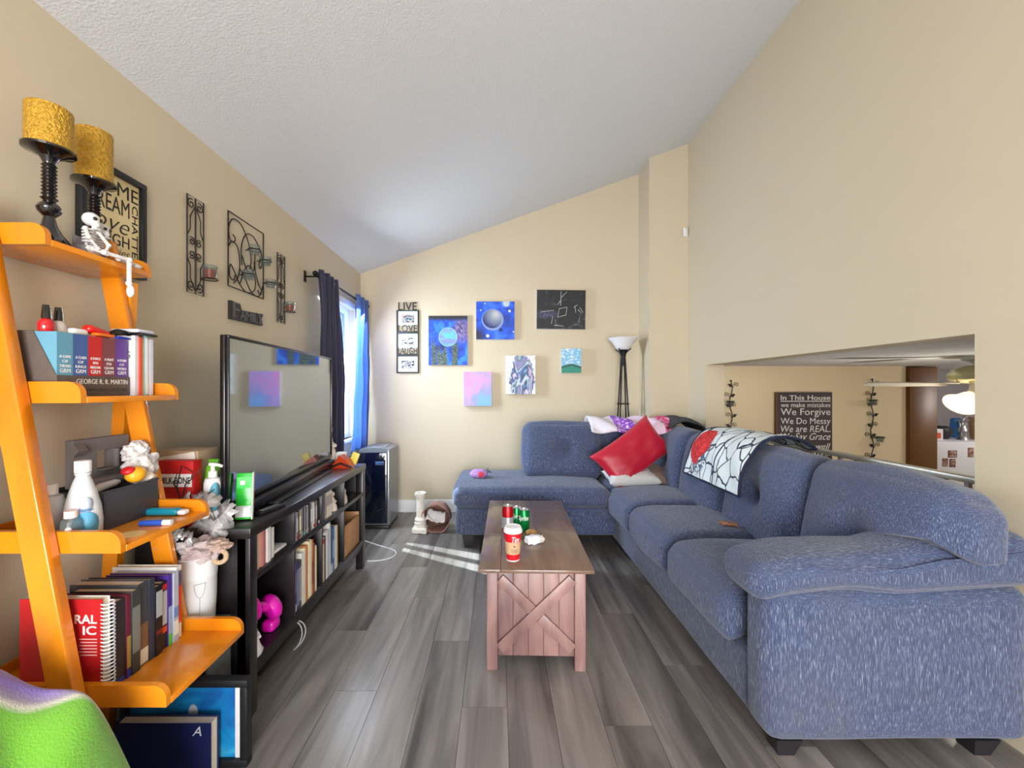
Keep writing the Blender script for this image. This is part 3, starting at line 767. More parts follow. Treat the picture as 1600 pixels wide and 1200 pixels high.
# LIVE LOVE LAUGH photo strip
M_blk = mat('black_satin', (24, 24, 27), .45)
fa = P(620, 583, YP); fb = P(655, 485, YP)
ps = thing('photo_strip_frame', 'narrow black LIVE LOVE LAUGH frame holding three small photos', 'picture frame', ((fa.x+fb.x)/2, YP, fa.z))
cx = (fa.x+fb.x)/2; fw = fb.x-fa.x; yf = YP-.02
box(bm := B(), fa.x, fa.x+.014, yf, YP, fa.z, fb.z, .002); box(bm, fb.x-.014, fb.x, yf, YP, fa.z, fb.z, .002)
zs = [583, 548, 546.5, 545]
op = [(486.5, 508), (521.5, 543.5), (557, 581)]
bars = [(485, 486.5), (518, 521.5), (553, 557), (581, 583)]
for p0, p1 in bars: box(bm, fa.x+.014, fb.x-.014, yf, YP, P(0, p1, YP).z, P(0, p0, YP).z, .001)
obj('frame', bm, M_blk, ps)
pc = [((70, 150, 170), (210, 170, 150)), ((150, 150, 150), (225, 225, 225)), ((90, 90, 120), (220, 215, 210))]
for i, (p0, p1) in enumerate(((487, 508), (522, 544), (557, 581))):
    z1, z0 = P(0, p0, YP).z, P(0, p1, YP).z
    mt = obj('photo_mat', bbox(fa.x+.012, fb.x-.012, YP-.006, YP-.003, z0-.004, z1+.002), mat('white_mat_board', (228, 232, 238), .8), ps)
    q = NB('small_photo_%d' % i); ph = q.out(q.ramp(q.noise(3.5, 3, .5, off=i*3), [(.38, (24, 24, 28)), (.44, pc[i][0]), (.52, pc[i][1]), (.6, (60, 60, 66))]))
    zc0 = (z0+z1)/2
    obj('photo', bbox(cx-.066, cx+.066, YP-.0075, YP-.006, zc0-.044, zc0+.036), ph, mt)
for wd, py0, py1 in (('LIVE', 473, 485.5), ('LOVE', 508, 519), ('LAUGH', 543, 554)):
    h = (py1-py0)*YP/F
    bm = text(B(), wd, ((cx), yf+.004, P(0, (py0+py1)/2, YP).z), XA, ZA, h, fw-(.04 if wd == 'LIVE' else .034), .008, .006)
    obj('word', bm, M_blk, ps)

# motion sensor in the corner
bm = box(B(), -.026, .026, -.02, .0, 0, .085, .006); box(bm, -.018, .018, -.023, -.019, .03, .07, .003)
bmesh.ops.transform(bm, matrix=Matrix.Translation((XR-.034, YC-.006, P(0, 371, YC).z)) @ Matrix.Rotation(.45, 4, 'Z'), verts=bm.verts)
single('motion_sensor', bm, mat('white_plastic', (226, 226, 224), .4, var=.02), 'small white motion sensor high in the right corner', 'sensor')

# ------------------------------------------------------------------ iron work on the left wall
WX = XL+.012
def W(y, z, out=0): return Vector((WX+out, y, z))
M_scroll = mat('dark_scroll_iron', (36, 28, 26), .5, metal=.4)
M_clear = glassmat('clear_glass', (232, 236, 236), .08)
M_amber = mat('amber_wax', (176, 62, 14), .4, var=.2)
def votive(parent, c, r=.028, h=.055, wax=None, cup=True):
    cx, cy, cz = c
    g = lathe(B(), [(r*.72, 0), (r*.86, h*.3), (r, h), (r*.93, h), (r*.78, h*.3), (r*.6, .006), (0, .006)], c, 16)
    o = obj('glass_cup', g, M_clear, parent)
    if wax: obj('wax', lathe(B(), [(0, .008), (r*.66, .008), (r*.76, h*.35), (r*.84, h*.68), (0, h*.68)], c, 14), wax, o)
    obj('holder_ring', tube(B(), spiral((cx, cy, cz+h*.55 if not wax else cz+.002), r*1.0, r*1.0, 0, 2*PI*19/20, XA, YA, 19), .0028, 6, True), M_scroll, parent)
    obj('holder_arm', tube(B(), [(WX, cy, cz+(h*.55 if not wax else 0)), (cx-r, cy, cz+(h*.55 if not wax else .002))], .003, 6), M_scroll, parent)
def iron_sconce(y0, y1, z0, z1, label):
    t = thing('wall_sconce', label, 'candle holder', (XL, (y0+y1)/2, z0), 0, 'tall narrow iron wall sconces')
    ym = (y0+y1)/2; r = .0032; h = z1-z0; wq = (y1-y0)/2
    obj('frame', tube(B(), [W(y0, z0), W(y1, z0), W(y1, z1), W(y0, z1)], r, 6, True), M_scroll, t)
    obj('centre_bar', tube(B(), [W(ym, z0), W(ym, z1)], r*1.1, 6), M_scroll, t)
    for s in (-1, 1):
        for zz, up in ((z1, -1), (z0, 1)):
            c = W(ym+s*wq*.52, zz+up*.035*1.0)
            pts = spiral(c, .005, .024, PI*1.2*0, PI*2.6, YA*s, ZA*up*-1, 20)
            obj('corner_scroll', tube(B(), pts, .0026, 6), M_scroll, t)
        for up in (-1, 1):
            c = W(ym+s*.022, z0+h*.47+up*.030)
            pts = spiral(c, .005, .02, 0, PI*2.7, YA*-s, ZA*up, 18)
            obj('middle_scroll', tube(B(), pts, .0026, 6), M_scroll, t)
            e = W(ym+s*.006, z0+h*.47+up*(h*.43)); e2 = W(ym+s*wq*.62, z0+h*.47+up*h*.32); e3 = W(ym+s*wq*.62, z0+h*.47+up*h*.19); e4 = W(y0 if s < 0 else y1, z0+h*.47+up*h*.11)
            obj('side_rod', tube(B(), [e, e2, e3, e4], .0024, 6), M_scroll, t)
    votive(t, (WX+.045, y1-.02, z0+.075), .032, .066, M_amber)
iron_sconce(1.887, 1.992, 1.713, 2.158, 'narrow scrolled iron sconce with amber candle, left of the glass-cup grille')
iron_sconce(2.658, 2.752, 1.70, 2.145, 'narrow scrolled iron sconce with amber candle, nearest the window')
y0, y1, z0, z1 = 2.174, 2.50, 1.812, 2.203
t = thing('scroll_grille_sconce', 'wide scrolled iron wall grille holding four clear glass cups', 'candle holder', (XL, 2.337, z0))
obj('frame', tube(B(), [W(y0, z0), W(y1, z0), W(y1, z1), W(y0, z1)], .004, 6, True), M_scroll, t)
def gy(u): return y0+(y1-y0)*u
def gz(v): return z0+(z1-z0)*v
def curve(*uv):
    p = [W(gy(u), gz(v)) for u, v in uv]; out = []
    for i in range(len(p)-1):                          # smooth run through the points
        a, b_, c, d = p[max(i-1, 0)], p[i], p[i+1], p[min(i+2, len(p)-1)]
        for k in range(8):
            s = k/8
            out.append(.5*((2*b_)+(c-a)*s+(2*a-5*b_+4*c-d)*s*s+(-a+3*b_-3*c+d)*s**3))
    return out+[p[-1]]
for uv in (((.12, .72), (.18, .68), (.14, .62), (.04, .64), (.02, .8), (.12, .93), (.34, .92), (.55, .72), (.62, .5), (.58, .36)),
           ((.06, .60), (.02, .54), (.10, .62), (.24, .58), (.30, .38), (.26, .18), (.14, .06)),
           ((.36, .36), (.34, .6), (.46, .82), (.68, .86), (.90, .72), (.97, .56), (.9, .44), (.86, .5), (.9, .56)),
           ((.30, .08), (.46, .34), (.6, .40), (.74, .26), (.72, .08), (.5, -.0), (.30, .08), (.2, .18), (.06, .3), (.04, .14), (.14, .10), (.18, .18)),
           ((.36, .5), (.46, .36), (.58, .30), (.70, .36), (.72, .5)),
           ((.74, .62), (.74, .4), (.84, .2), (.94, .12), (.88, .05), (.82, .1)),
           ((.3, .3), (.44, .2), (.6, .05), (.78, .0), (.92, .06), (.98, .2))):
    obj('scroll', tube(B(), curve(*uv), .003, 6), M_scroll, t)
for u, v in ((.46, .53), (.80, .46), (.30, .14), (.97, .16)):
    votive(t, (WX+.05, gy(u), gz(v)), .032, .05)
# FAMILY block word
fam = thing('family_word_sign', 'dark FAMILY block word hanging above the television', 'wall sign', (XL, 2.34, 1.64))
M_word = mat('dark_word_block', (44, 40, 40), .5)
obj('backing', prism(B(), [(XL, 2.19, 1.64), (XL, 2.485, 1.648), (XL, 2.47, 1.690), (XL, 2.49, 1.718), (XL, 2.28, 1.702), (XL, 2.268, 1.735), (XL, 2.19, 1.738)], (.018, 0, 0)), M_word, fam)
for i, (ch, ya, yb_, h) in enumerate((('F', 2.20, 2.255, .082), ('A', 2.262, 2.308, .05), ('M', 2.312, 2.366, .05), ('I', 2.372, 2.386, .05), ('L', 2.392, 2.424, .05), ('Y', 2.428, 2.478, .055))):
    bm = text(B(), ch, (XL+.0185, (ya+yb_)/2, 1.652+h/2), YA, ZA, h, yb_-ya, .006, 0)
    obj('letter', bm, mat('word_letter', (92, 86, 84), .4, metal=.3), fam)

# word print behind the candles
hy0, hy1, hz0, hz1 = 1.395, 1.655, 1.70, 2.077
hp = thing('word_print_frame', 'black framed cream HOME DREAM word print behind the gold candles', 'picture frame', (XL, (hy0+hy1)/2, hz0))
fw_ = .022
bm = B(); xf = XL+.028
box(bm, XL+.002, xf, hy0, hy1, hz1-fw_, hz1, .003); box(bm, XL+.002, xf, hy0, hy1, hz0, hz0+fw_, .003)
box(bm, XL+.002, xf, hy0, hy0+fw_, hz0+fw_, hz1-fw_, .003); box(bm, XL+.002, xf, hy1-fw_, hy1, hz0+fw_, hz1-fw_, .003)
obj('frame', bm, M_blk, hp)
prn = obj('print', bbox(XL+.003, XL+.012, hy0+fw_, hy1-fw_, hz0+fw_, hz1-fw_), mat('cream_print', (226, 208, 160), .7, var=.03), hp)
M_ink = mat('black_ink', (34, 28, 24), .6)
ya, yb_ = hy0+fw_+.008, hy1-fw_-.042
rows = [('HOME', .052, .03, 0, 0), ('DREAM', .06, .0, 0, 0), ('love', .062, 0, .35, -.012), ('LAUGH', .042, .02, 0, .004), ('memories', .03, 0, .35, -.012), ('FAMILY', .045, .0, 0, 0)]
z = hz1-fw_-.016
for wd, h, b1, sh, bo in rows:
    w1 = yb_-ya + (.038 if wd == 'HOME' else 0)
    obj('word', text(B(), wd, (XL+.0122, ya+w1/2, z-h/2), YA, ZA, h, w1, .0008, bo, sh), M_ink, prn)
    z -= h+.007
obj('word', text(B(), 'CHATTER', (XL+.0122, yb_+.024, hz1-fw_-.075-.12), -ZA, YA, .026, .235, .0008, .003), M_ink, prn)

# ------------------------------------------------------------------ gold candles on the top tray
ZT = [z+TB for z, _ in SH]
M_gold = mat('gold_glitter_wax', (196, 150, 46), .38, metal=.35, var=.28, scale=120, bump=1.0, bscale=140)
M_gloss = mat('glossy_black_turned', (12, 11, 12), .12, spec=.6, coat=.6)
def candle(x, y, hgt, rc, label):
    z = ZT[0]
    t = thing('candle_holder', label+' holder', 'candle holder', (x, y, z), 0, 'black turned candle holders')
    pr = [(0, 0), (.056, 0), (.057, .006), (.045, .016), (.03, .035), (.017, .06), (.012, .085), (.024, .098), (.027, .108), (.022, .118), (.012, .128), (.019, .136), (.012, .142)]
    for i in range(9): pr += [(.017, .148+i*.010), (.0125, .153+i*.010)]
    pr += [(.016, .242), (.022, .252), (.038, .262), (.056, .268), (.057, .274), (.05, .276), (0, .276)]
    obj('turned_stem', lathe(B(), pr[:-5], (0, 0, 0), 24), M_gloss, t, True)
    obj('candle_plate', lathe(B(), pr[-6:-5]+pr[-5:], (0, 0, 0), 28), M_gloss, t, True)
    bm = lathe(B(), [(0, 0), (rc, 0), (rc, .004)]+[(rc*(1+.012*math.sin(i*2.4)), .004+(hgt-.008)*i/14) for i in range(15)]+[(rc*.97, hgt), (rc*.8, hgt-.004), (0, hgt-.006)], (x, y, z+.2765), 32)
    c = thing('pillar_candle', label.replace('glossy black', 'gold glitter').replace('under', 'on')+' pillar', 'candle', (x, y, z+.2765), 0, 'gold pillar candles')
    obj('wax_body', bm, M_gold, c)
    obj('wick', tube(B(), [(x, y, z+.2765+hgt-.006), (x+.002, y, z+.2765+hgt+.006)], .0012, 5), M_ink, c)
    return t
t1 = candle(-1.262, 1.17, .112, .050, 'a'); t2 = candle(-1.315, 1.355, .16, .047, 'b')
for o in C.objects:
    if o.get('label') == 'a holder': o['label'] = 'glossy black turned candle holder nearer the camera, on the top tray'
    if o.get('label') == 'b holder': o['label'] = 'glossy black turned candle holder in front of the word print'
    if o.get('label') == 'a pillar': o['label'] = 'short gold glitter pillar candle, the leftmost one'
    if o.get('label') == 'b pillar': o['label'] = 'taller gold glitter pillar candle in front of the word print'
# skeleton couple sitting on the tray
M_bone = mat('painted_bone', (212, 208, 206), .6, var=.12, scale=60)
sk = thing('skeleton_figurine', 'white skeleton couple on a grey bench with a leg dangling off the top tray', 'figurine', (-1.225, 1.27, ZT[0]))
z = ZT[0]
obj('bench', box(box(B(), -1.262, -1.222, 1.232, 1.303, z, z+.03, .003), -1.262, -1.255, 1.232, 1.303, z+.03, z+.06, .003), mat('grey_stone', (120, 112, 118), .8, var=.15, scale=60), sk)
def skull(c, s, tilt):
    bm = ball(B(), c, (.021*s, .020*s, .019*s), 14, 10)
    ball(bm, Vector(c)+Vector((.012, 0, -.015))*s, (.012*s, .011*s, .010*s), 10, 8)
    o = obj('skull', bm, M_bone, sk)
    for dy in (-.008, .008):
        obj('eye_socket', ball(B(), Vector(c)+Vector((.0185, dy, -.001))*s, .0052*s, 8, 6), M_ink, o)
    obj('jaw', box(B(), c[0]+.008*s, c[0]+.022*s, c[1]-.009*s, c[1]+.009*s, c[2]-.031*s, c[2]-.024*s, .002), M_bone, o)
def ribs(c, s):
    bm = tube(B(), [Vector(c)+Vector((-.008, 0, -.028))*s, Vector(c)+Vector((-.008, 0, .03))*s], .004*s, 6)
    for i in range(5):
        tube(bm, spiral(Vector(c)+Vector((0, 0, -.018+.009*i))*s, .015*s, .015*s, 0, 2*PI*11/12, XA*.9, YA, 11), .0028*s, 5, True)
    obj('ribcage', bm, M_bone, sk)
skull((-1.215, 1.243, z+.108), 1.05, 0); ribs((-1.222, 1.243, z+.058), 1.0)
skull((-1.228, 1.290, z+.096), .95, 0); ribs((-1.236, 1.288, z+.056), .85)
def bone(*pts, r=.005):
    p = [Vector(q) for q in pts]
    bm = tube(B(), p, r, 7)
    for q in (p[0], p[-1]): ball(bm, q, r*1.45, 8, 6)
    obj('bone', bm, M_bone, sk)
bone((-1.215, 1.225, z+.075), (-1.195, 1.215, z+.045)); bone((-1.195, 1.215, z+.045), (-1.192, 1.24, z+.02), r=.004)
bone((-1.21, 1.26, z+.075), (-1.19, 1.272, z+.04)); bone((-1.19, 1.272, z+.04), (-1.185, 1.255, z+.012), r=.004)
bone((-1.21, 1.243, z+.02), (-1.183, 1.258, z+.012), r=.006); bone((-1.183, 1.25, z+.012), (-1.168, 1.318, z+.010), r=.006)
bone((-1.168, 1.318, z+.008), (-1.172, 1.322, z-.064), r=.0065)
obj('foot', ball(B(), (-1.168, 1.322, z-.088), (.012, .008, .02)), M_bone, sk)
bone((-1.185, 1.30, z+.008), (-1.195, 1.37, z+.008), r=.0055); obj('foot', ball(B(), (-1.193, 1.378, z+.007), (.009, .014, .007)), M_bone, sk)
obj('pelvis', ball(B(), (-1.225, 1.262, z+.022), (.018, .03, .014)), M_bone, sk)

# ------------------------------------------------------------------ books
M_page = mat('book_pages', (222, 212, 192), .85, var=.06, scale=80, stretch=(1, 20, 1))
def cmat(rgb, rough=.45): return mat('cover_%d_%d_%d' % tuple(rgb), rgb, rough, var=.06, scale=25)
def book(xs, y, z, t_, d, h, rgb, label, group=None, stripe=None, lean=0, name='book', cat='book', words=None, pages=True, wcol=(235, 232, 225)):
    """upright book, spine toward +x, thickness along y"""
    t = thing(name, label, cat, (xs-d/2, y+t_/2, z), 0, group)
    k = min(.0022, t_*.18); bm = B(); a = t_/2
    box(bm, -d/2, d/2, -a, -a+k, 0, h); box(bm, -d/2, d/2, a-k, a, 0, h); box(bm, d/2-k, d/2, -a+k, a-k, 0, h)
    obj('cover', bm, cmat(rgb), t, True)
    if pages: obj('pages', bbox(-d/2+.004, d/2-k-.0002, -a+k+.0002, a-k-.0002, .003, h-.004), M_page, t, True)
    else: obj('tray', bbox(-d/2+.002, d/2-k-.0002, -a+k+.0002, a-k-.0002, .001, h-.001), cmat((60, 60, 64)), t, True)
    for q in stripe or ():
        z0_, z1_, c = q
        obj('spine_band', bbox(d/2, d/2+.0006, -a+.0006, a-.0006, h*z0_, h*z1_), cmat(c), t, True)
    for q in words or ():
        s_, zc_, hh, ww, up = q
        if up: o_ = text(B(), s_, (d/2+.0007, 0, h*zc_), YA, ZA, hh, ww, .0005)
        else: o_ = text(B(), s_, (d/2+.0007, 0, h*zc_), -ZA, YA, hh, ww, .0005)
        obj('spine_title', o_, cmat(wcol), t, True)
    if lean: t.rotation_euler = (lean, 0, 0)
    return t
# boxed set on the second tray
z = ZT[1]; bx = -1.185
sc = thing('slipcase', 'grey slipcase lettered GEORGE R. R. MARTIN around five paperbacks', 'box', (bx-.07, 1.222, z))
M_case = mat('slipcase_card', (92, 80, 74), .6, var=.08, scale=30)
ys0, ys1 = 1.113, 1.333
obj('base', bbox(bx-.13, bx+.004, ys0, ys1, z, z+.002), M_case, sc)
obj('front_band', bbox(bx+.002, bx+.005, ys0, ys1, z+.002, z+.058), M_case, sc)
for y in (ys0, ys1-.002):
    obj('side', prism(B(), [(bx-.13, y, z+.002), (bx+.002, y, z+.002), (bx+.002, y, z+.058), (bx-.06, y, z+.178), (bx-.13, y, z+.178)], (0, .002, 0)), M_case, sc)
obj('back', bbox(bx-.13, bx-.128, ys0+.002, ys1-.002, z+.002, z+.178), M_case, sc)
obj('lettering', text(B(), 'GEORGE R. R. MARTIN', (bx+.0052, 1.245, z+.042), YA, ZA, .014, .16, .0006, 0), cmat((226, 222, 214)), sc)
obj('lettering', text(B(), 'A SONG OF ICE AND FIRE', (bx+.0052, 1.25, z+.018), YA, ZA, .010, .15, .0005, 0), cmat((62, 54, 50)), sc)
for i, (rgb, ttl, nm) in enumerate((((96, 152, 176), ('A GAME', 'OF', 'THRONES'), 'teal'), ((66, 92, 150), ('A CLASH', 'OF', 'KINGS'), 'blue'), ((190, 36, 34), ('A DANCE', 'WITH', 'DRAGONS'), 'red'),
                            ((122, 62, 68), ('A FEAST', 'FOR', 'CROWS'), 'maroon'), ((96, 56, 140), ('A STORM', 'OF', 'SWORDS'), 'purple'))):
    yy = ys0+.003+i*.0428
    wl_ = [(s_, .62-.075*j, .0075, .03 if len(s_) > 4 else .016, True) for j, s_ in enumerate(ttl)] + [('GRM', .395, .011, .028, True)]
    book(bx+.0015, yy, z+.0022, .0424, .108, .173, rgb, nm+' paperback in the grey boxed set', 'paperbacks in the boxed set', words=wl_, wcol=(232, 230, 228))
yy = ys1+.003
b0 = None
for i, (rgb, th, nm) in enumerate((((214, 212, 216), .012, 'pale grey'), ((214, 84, 62), .010, 'coral red'), ((196, 190, 150), .011, 'olive cream'), ((150, 190, 190), .009, 'pale teal'),
                                   ((196, 84, 140), .008, 'magenta'), ((210, 208, 220), .012, 'white'))):
    o = book(-1.165+.004*(i % 2), yy, z+.0002, th, .15, .192-.003*(i % 3), rgb, nm+' thin book right of the boxed set', 'thin books on the second tray',
             stripe=((.02, .98, (232, 230, 228)),) if i in (3, 4) else None)
    if i == 0:
        obj('cover_letters', text(B(), 'G', (.05, -.0062, .13), XA, ZA, .022, None, .0003), cmat((90, 90, 96)), o, True)
    yy += th+.0006
# on top of the boxed set
zt2 = z+.1765
def polish(x, y, rgb, label):
    t = thing('nail_polish', label, 'nail polish', (x, y, zt2), 0, 'nail polish bottles')
    obj('bottle', lathe(B(), [(0, 0), (.0145, 0), (.0175, .006), (.0175, .022), (.012, .032), (.008, .035), (0, .035)], (0, 0, 0), 16), mat('polish_%d' % rgb[0], rgb, .12, coat=.6), t, True)
    obj('cap', lathe(B(), [(0, .035), (.0105, .035), (.0095, .055), (.0075, .072), (0, .073)], (0, 0, 0), 14), M_gloss, t, True)
polish(-1.225, 1.128, (190, 16, 30), 'red nail polish bottle with black cap on the boxed set')
polish(-1.232, 1.166, (196, 184, 176), 'clear nail polish bottle with black cap on the boxed set')
bm = cushion(B(), (-1.215, 1.20, zt2+.009), (.03, .045, .018), .008, n=8)
single('rounded_case', bm, mat('white_glossy', (230, 228, 226), .25, var=.02), 'small white rounded case beside the nail polish', 'case')
t = thing('red_lighter', 'red plastic grill lighter lying on the boxed set', 'lighter', (-1.205, 1.265, zt2))
obj('handle', cushion(B(), (-1.21, 1.255, zt2+.016), (.03, .075, .024), .011, n=10, M=Rx(-.22)), mat('red_plastic', (206, 24, 20), .25, coat=.3), t)
obj('grip', cushion(B(), (-1.19, 1.255, zt2+.006), (.02, .06, .009), .004, n=8), mat('orange_plastic', (224, 110, 20), .35), t)
t = thing('claw_clip', 'black claw hair clip beside the red lighter', 'hair clip', (-1.21, 1.315, zt2))
for k in range(4):
    obj('tooth', tube(B(), bez((-1.21, 1.288, zt2+.012), (-1.20+.006*k, 1.30, zt2+.034), (-1.195+.006*k, 1.322, zt2+.036-.003*k), (-1.19+.004*k, 1.334, zt2+.016)), .0035, 6), M_gloss, t)
obj('spine', tube(B(), [(-1.215, 1.288, zt2+.010), (-1.185, 1.290, zt2+.010)], .0055, 8), M_gloss, t)
bm = box(B(), -1.185, -1.172, 1.285, 1.328, zt2+.0002, zt2+.007, .002)
single('blue_usb_stick', bm, mat('royal_blue', (24, 44, 170), .35), 'small blue plastic stick at the end of the boxed set', 'plastic stick')
zt3 = z+.1925
t = thing('folded_glasses_case', 'white and black flat case lying over the thin books', 'case', (-1.20, 1.37, zt3))
obj('lid', cushion(B(), (-1.20, 1.368, zt3+.016), (.09, .066, .012), .005, n=8), mat('pale_lilac', (206, 206, 220), .3), t)
obj('tray', cushion(B(), (-1.195, 1.368, zt3+.0055), (.10, .07, .010), .004, n=8), M_gloss, t)

# ------------------------------------------------------------------ third tray
z = ZT[2]
M_frost = mat('frosted_plastic', (206, 208, 212), .35, var=.03, trans=.15)
M_white = mat('white_cap_plastic', (232, 230, 230), .4, var=.02)
t = thing('dish_soap_bottle', 'tall frosted bottle with white cap and blue oval label on the third tray', 'bottle', (-1.175, 1.178, z))
obj('body', lathe(B(), [(0, 0), (.042, 0), (.046, .008), (.047, .045), (.043, .085), (.033, .125), (.022, .158), (.017, .170), (.020, .176), (.019, .18), (.015, .182), (0, .182)], (-1.175, 1.178, z), 28, sy=.8), M_frost, t)
obj('cap', lathe(B(), [(0, .182), (.0185, .182), (.0185, .212), (.017, .214), (0, .214)], (-1.175, 1.178, z), 20), M_white, t)
def curved_label(c, r, zc_, hw, hh, a0, m, par, nm='label', ry=1):
    bm = B(); n = 14; vs = []; top = []; bot = []
    for i in range(n+1):
        u = -1+2*i/n; a = a0+u*hw/r; dz = hh*math.sqrt(max(0, 1-u*u))
        p = Vector((c[0]+r*math.cos(a), c[1]+r*ry*math.sin(a), 0))
        top.append(bm.verts.new((p.x, p.y, zc_+dz+.0005))); bot.append(bm.verts.new((p.x, p.y, zc_-dz-.0005)))
    for i in range(n): bm.faces.new((bot[i], bot[i+1], top[i+1], top[i]))
    o = obj(nm, bm, m, par); md = o.modifiers.new('thick', 'SOLIDIFY'); md.thickness = .0008; md.offset = 1
    return o
curved_label((-1.175, 1.178), .0476, z+.040, .034, .034, -.75, mat('sky_blue_label', (96, 172, 206), .4, var=.25, scale=30), t, ry=.8)
curved_label((-1.175, 1.178), .0445, z+.092, .016, .022, -.75, mat('pale_blue_label', (196, 206, 232), .4), t, ry=.8)
a = -.75; d = Vector((math.cos(a), math.sin(a)*.8, 0)).normalized(); rt = Vector((-d.y, d.x, 0))
obj('lettering', text(B(), 'QUO', Vector((-1.175, 1.178, z+.080))+d*.0445, rt, ZA, .008, .026, .001, .02), mat('teal_ink', (40, 130, 180), .5), t)
t = thing('lotion_bottle', 'clear bottle with white cap behind the pink-capped one', 'bottle', (-1.245, 1.155, z))
obj('body', lathe(B(), [(0, 0), (.03, 0), (.033, .01), (.033, .10), (.028, .118), (.014, .124), (0, .124)], (-1.245, 1.155, z), 20), M_frost, t)
obj('cap', lathe(B(), [(0, .124), (.018, .124), (.018, .152), (0, .153)], (-1.245, 1.155, z), 18), M_white, t)
t = thing('sanitizer_bottle', 'small clear bottle with pale pink cap on the third tray', 'bottle', (-1.16, 1.128, z))
M_clearp = glassmat('clear_plastic', (214, 222, 222), .3)
obj('body', lathe(B(), [(0, 0), (.022, 0), (.024, .008), (.024, .05), (.02, .062), (.012, .067), (0, .067)], (-1.16, 1.1305, z), 18), M_clearp, t)
obj('cap', lathe(B(), [(0, .067), (.0145, .067), (.0145, .086), (0, .087)], (-1.16, 1.1305, z), 16), mat('pink_cap', (238, 206, 200), .4), t)
curved_label((-1.16, 1.1305), .0246, z+.034, .008, .012, -1.0, M_white, t)
# dark caddy
t = thing('caddy_tray', 'dark grey plastic caddy full of odds and ends on the third tray', 'tray', (-1.24, 1.31, z))
M_cad = mat('charcoal_plastic', (58, 58, 66), .45)
cx0, cx1, cy0, cy1 = -1.335, -1.15, 1.215, 1.408
bm = B(); h = .113
def shell(nm, x0, x1, y0, y1, z0, z1): obj(nm, bbox(x0, x1, y0, y1, z0, z1, .002), M_cad, t)
shell('floor', cx0, cx1, cy0, cy1, z, z+.004)
shell('side', cx0, cx1, cy0, cy0+.004, z+.004, z+h); shell('side', cx0, cx1, cy1-.004, cy1, z+.004, z+h)
shell('side', cx0, cx0+.004, cy0+.004, cy1-.004, z+.004, z+h); shell('side', cx1-.004, cx1, cy0+.004, cy1-.004, z+.004, z+h)
obj('rim', tube(B(), [(cx0, cy0, z+h), (cx1, cy0, z+h), (cx1, cy1, z+h), (cx0, cy1, z+h)], .0035, 6, True), M_cad, t)
# grey organiser leaning in it, with a square window
M_gry = mat('grey_foam', (112, 108, 108), .8, var=.08)
t = thing('grey_organizer', 'grey plastic organizer insert with a square window standing in the caddy', 'organizer', (-1.27, 1.33, z+.118))
y0, y1, z0, z1 = 1.238, 1.425, z+.118, z+.262
bm = B()
for a in ((y0, 1.312, z0, z1), (1.362, y1, z0, z1), (1.312, 1.362, z0, z0+.045), (1.312, 1.362, z1-.04, z1)): box(bm, -1.288, -1.264, *a)
bmesh.ops.remove_doubles(bm, verts=bm.verts, dist=.0001)
obj('panel', bm, M_gry, t)
obj('ledge', bbox(-1.264, -1.225, y0, y1-.02, z0, z0+.022, .004), M_gry, t)
obj('window_sleeve', box(box(B(), -1.264, -1.246, 1.362, 1.372, z0+.045, z1-.04, .002), -1.264, -1.246, 1.312, 1.362, z0+.040, z0+.046, .002), M_gry, t)
obj('spout', prism(B(), [(-1.264, 1.238, z1-.01), (-1.24, 1.230, z1-.03), (-1.264, 1.238, z1-.05)], (0, .03, 0)), M_gry, t)
bm = tube(B(), [(-1.20, 1.225, z+.112), (-1.21, 1.27, z+.118), (-1.215, 1.32, z+.12)], [.013, .013, .011], 12); tube(bm, [(-1.215, 1.32, z+.12), (-1.216, 1.334, z+.12)], .007, 10)
single('cream_tube', bm, M_frost, 'frosted squeeze tube lying on top of the caddy', 'tube')
M_bag = mat('crinkled_white_plastic', (224, 220, 218), .35, var=.06, trans=.1)
bm = blob(B(), (-1.195, 1.395, z+.160), (.034, .05, .042), .42, 2.4, 3, 4); blob(bm, (-1.205, 1.385, z+.205), (.032, .034, .034), .42, 2.6, 5, 4)
single('plastic_bag', bm, M_bag, 'crumpled white plastic bag stuffed in the caddy', 'bag', angle=25)
bm = blob(B(), (-1.185, 1.388, z+.125), (.03, .028, .022), .4, 2.6, 8, 3)
single('tissue_wad', bm, mat('tissue', (222, 212, 200), .9), 'wad of pale tissue under the plastic bag', 'tissue', angle=25)
t = thing('rubber_ball', 'yellow rubber ball with a red top in the caddy', 'ball', (-1.165, 1.335, z+.115))
obj('ball', ball(B(), (-1.165, 1.338, z+.142), (.027, .03, .025), 18, 12, Rx(.3)), mat('yellow_rubber', (232, 164, 30), .4), t)
obj('cap', ball(B(), (-1.172, 1.318, z+.158), (.02, .018, .011), 14, 8, Rx(.5)), mat('red_rubber', (196, 26, 34), .4), t)
# teal scraper, blue marker, sheet
t = thing('teal_scraper', 'teal and white plastic scraper on the right end of the third tray', 'scraper', (-1.09, 1.375, z))
obj('handle', cushion(B(), (-1.105, 1.375, z+.012), (.11, .034, .022), .010, n=10), mat('teal_plastic', (16, 142, 168), .3, coat=.3), t)
obj('tip', cushion(B(), (-1.04, 1.375, z+.010), (.026, .028, .016), .007, n=8), M_white, t)
t = thing('blue_marker', 'blue marker with white cap lying on the third tray', 'marker', (-1.035, 1.268, z))
obj('barrel', tube(B(), [(-1.085, 1.262, z+.0085), (-1.022, 1.27, z+.0085)], .0085, 12), mat('blue_barrel', (40, 90, 200), .3), t)
obj('cap', tube(B(), [(-1.022, 1.27, z+.0085), (-.998, 1.273, z+.0085)], .0088, 12), M_white, t)
bm = B(); lathe(bm, [(0, 0), (.035, 0), (.035, .0008), (0, .0008)], (-1.05, 1.19, z+.0002), 24, sx=1.0)
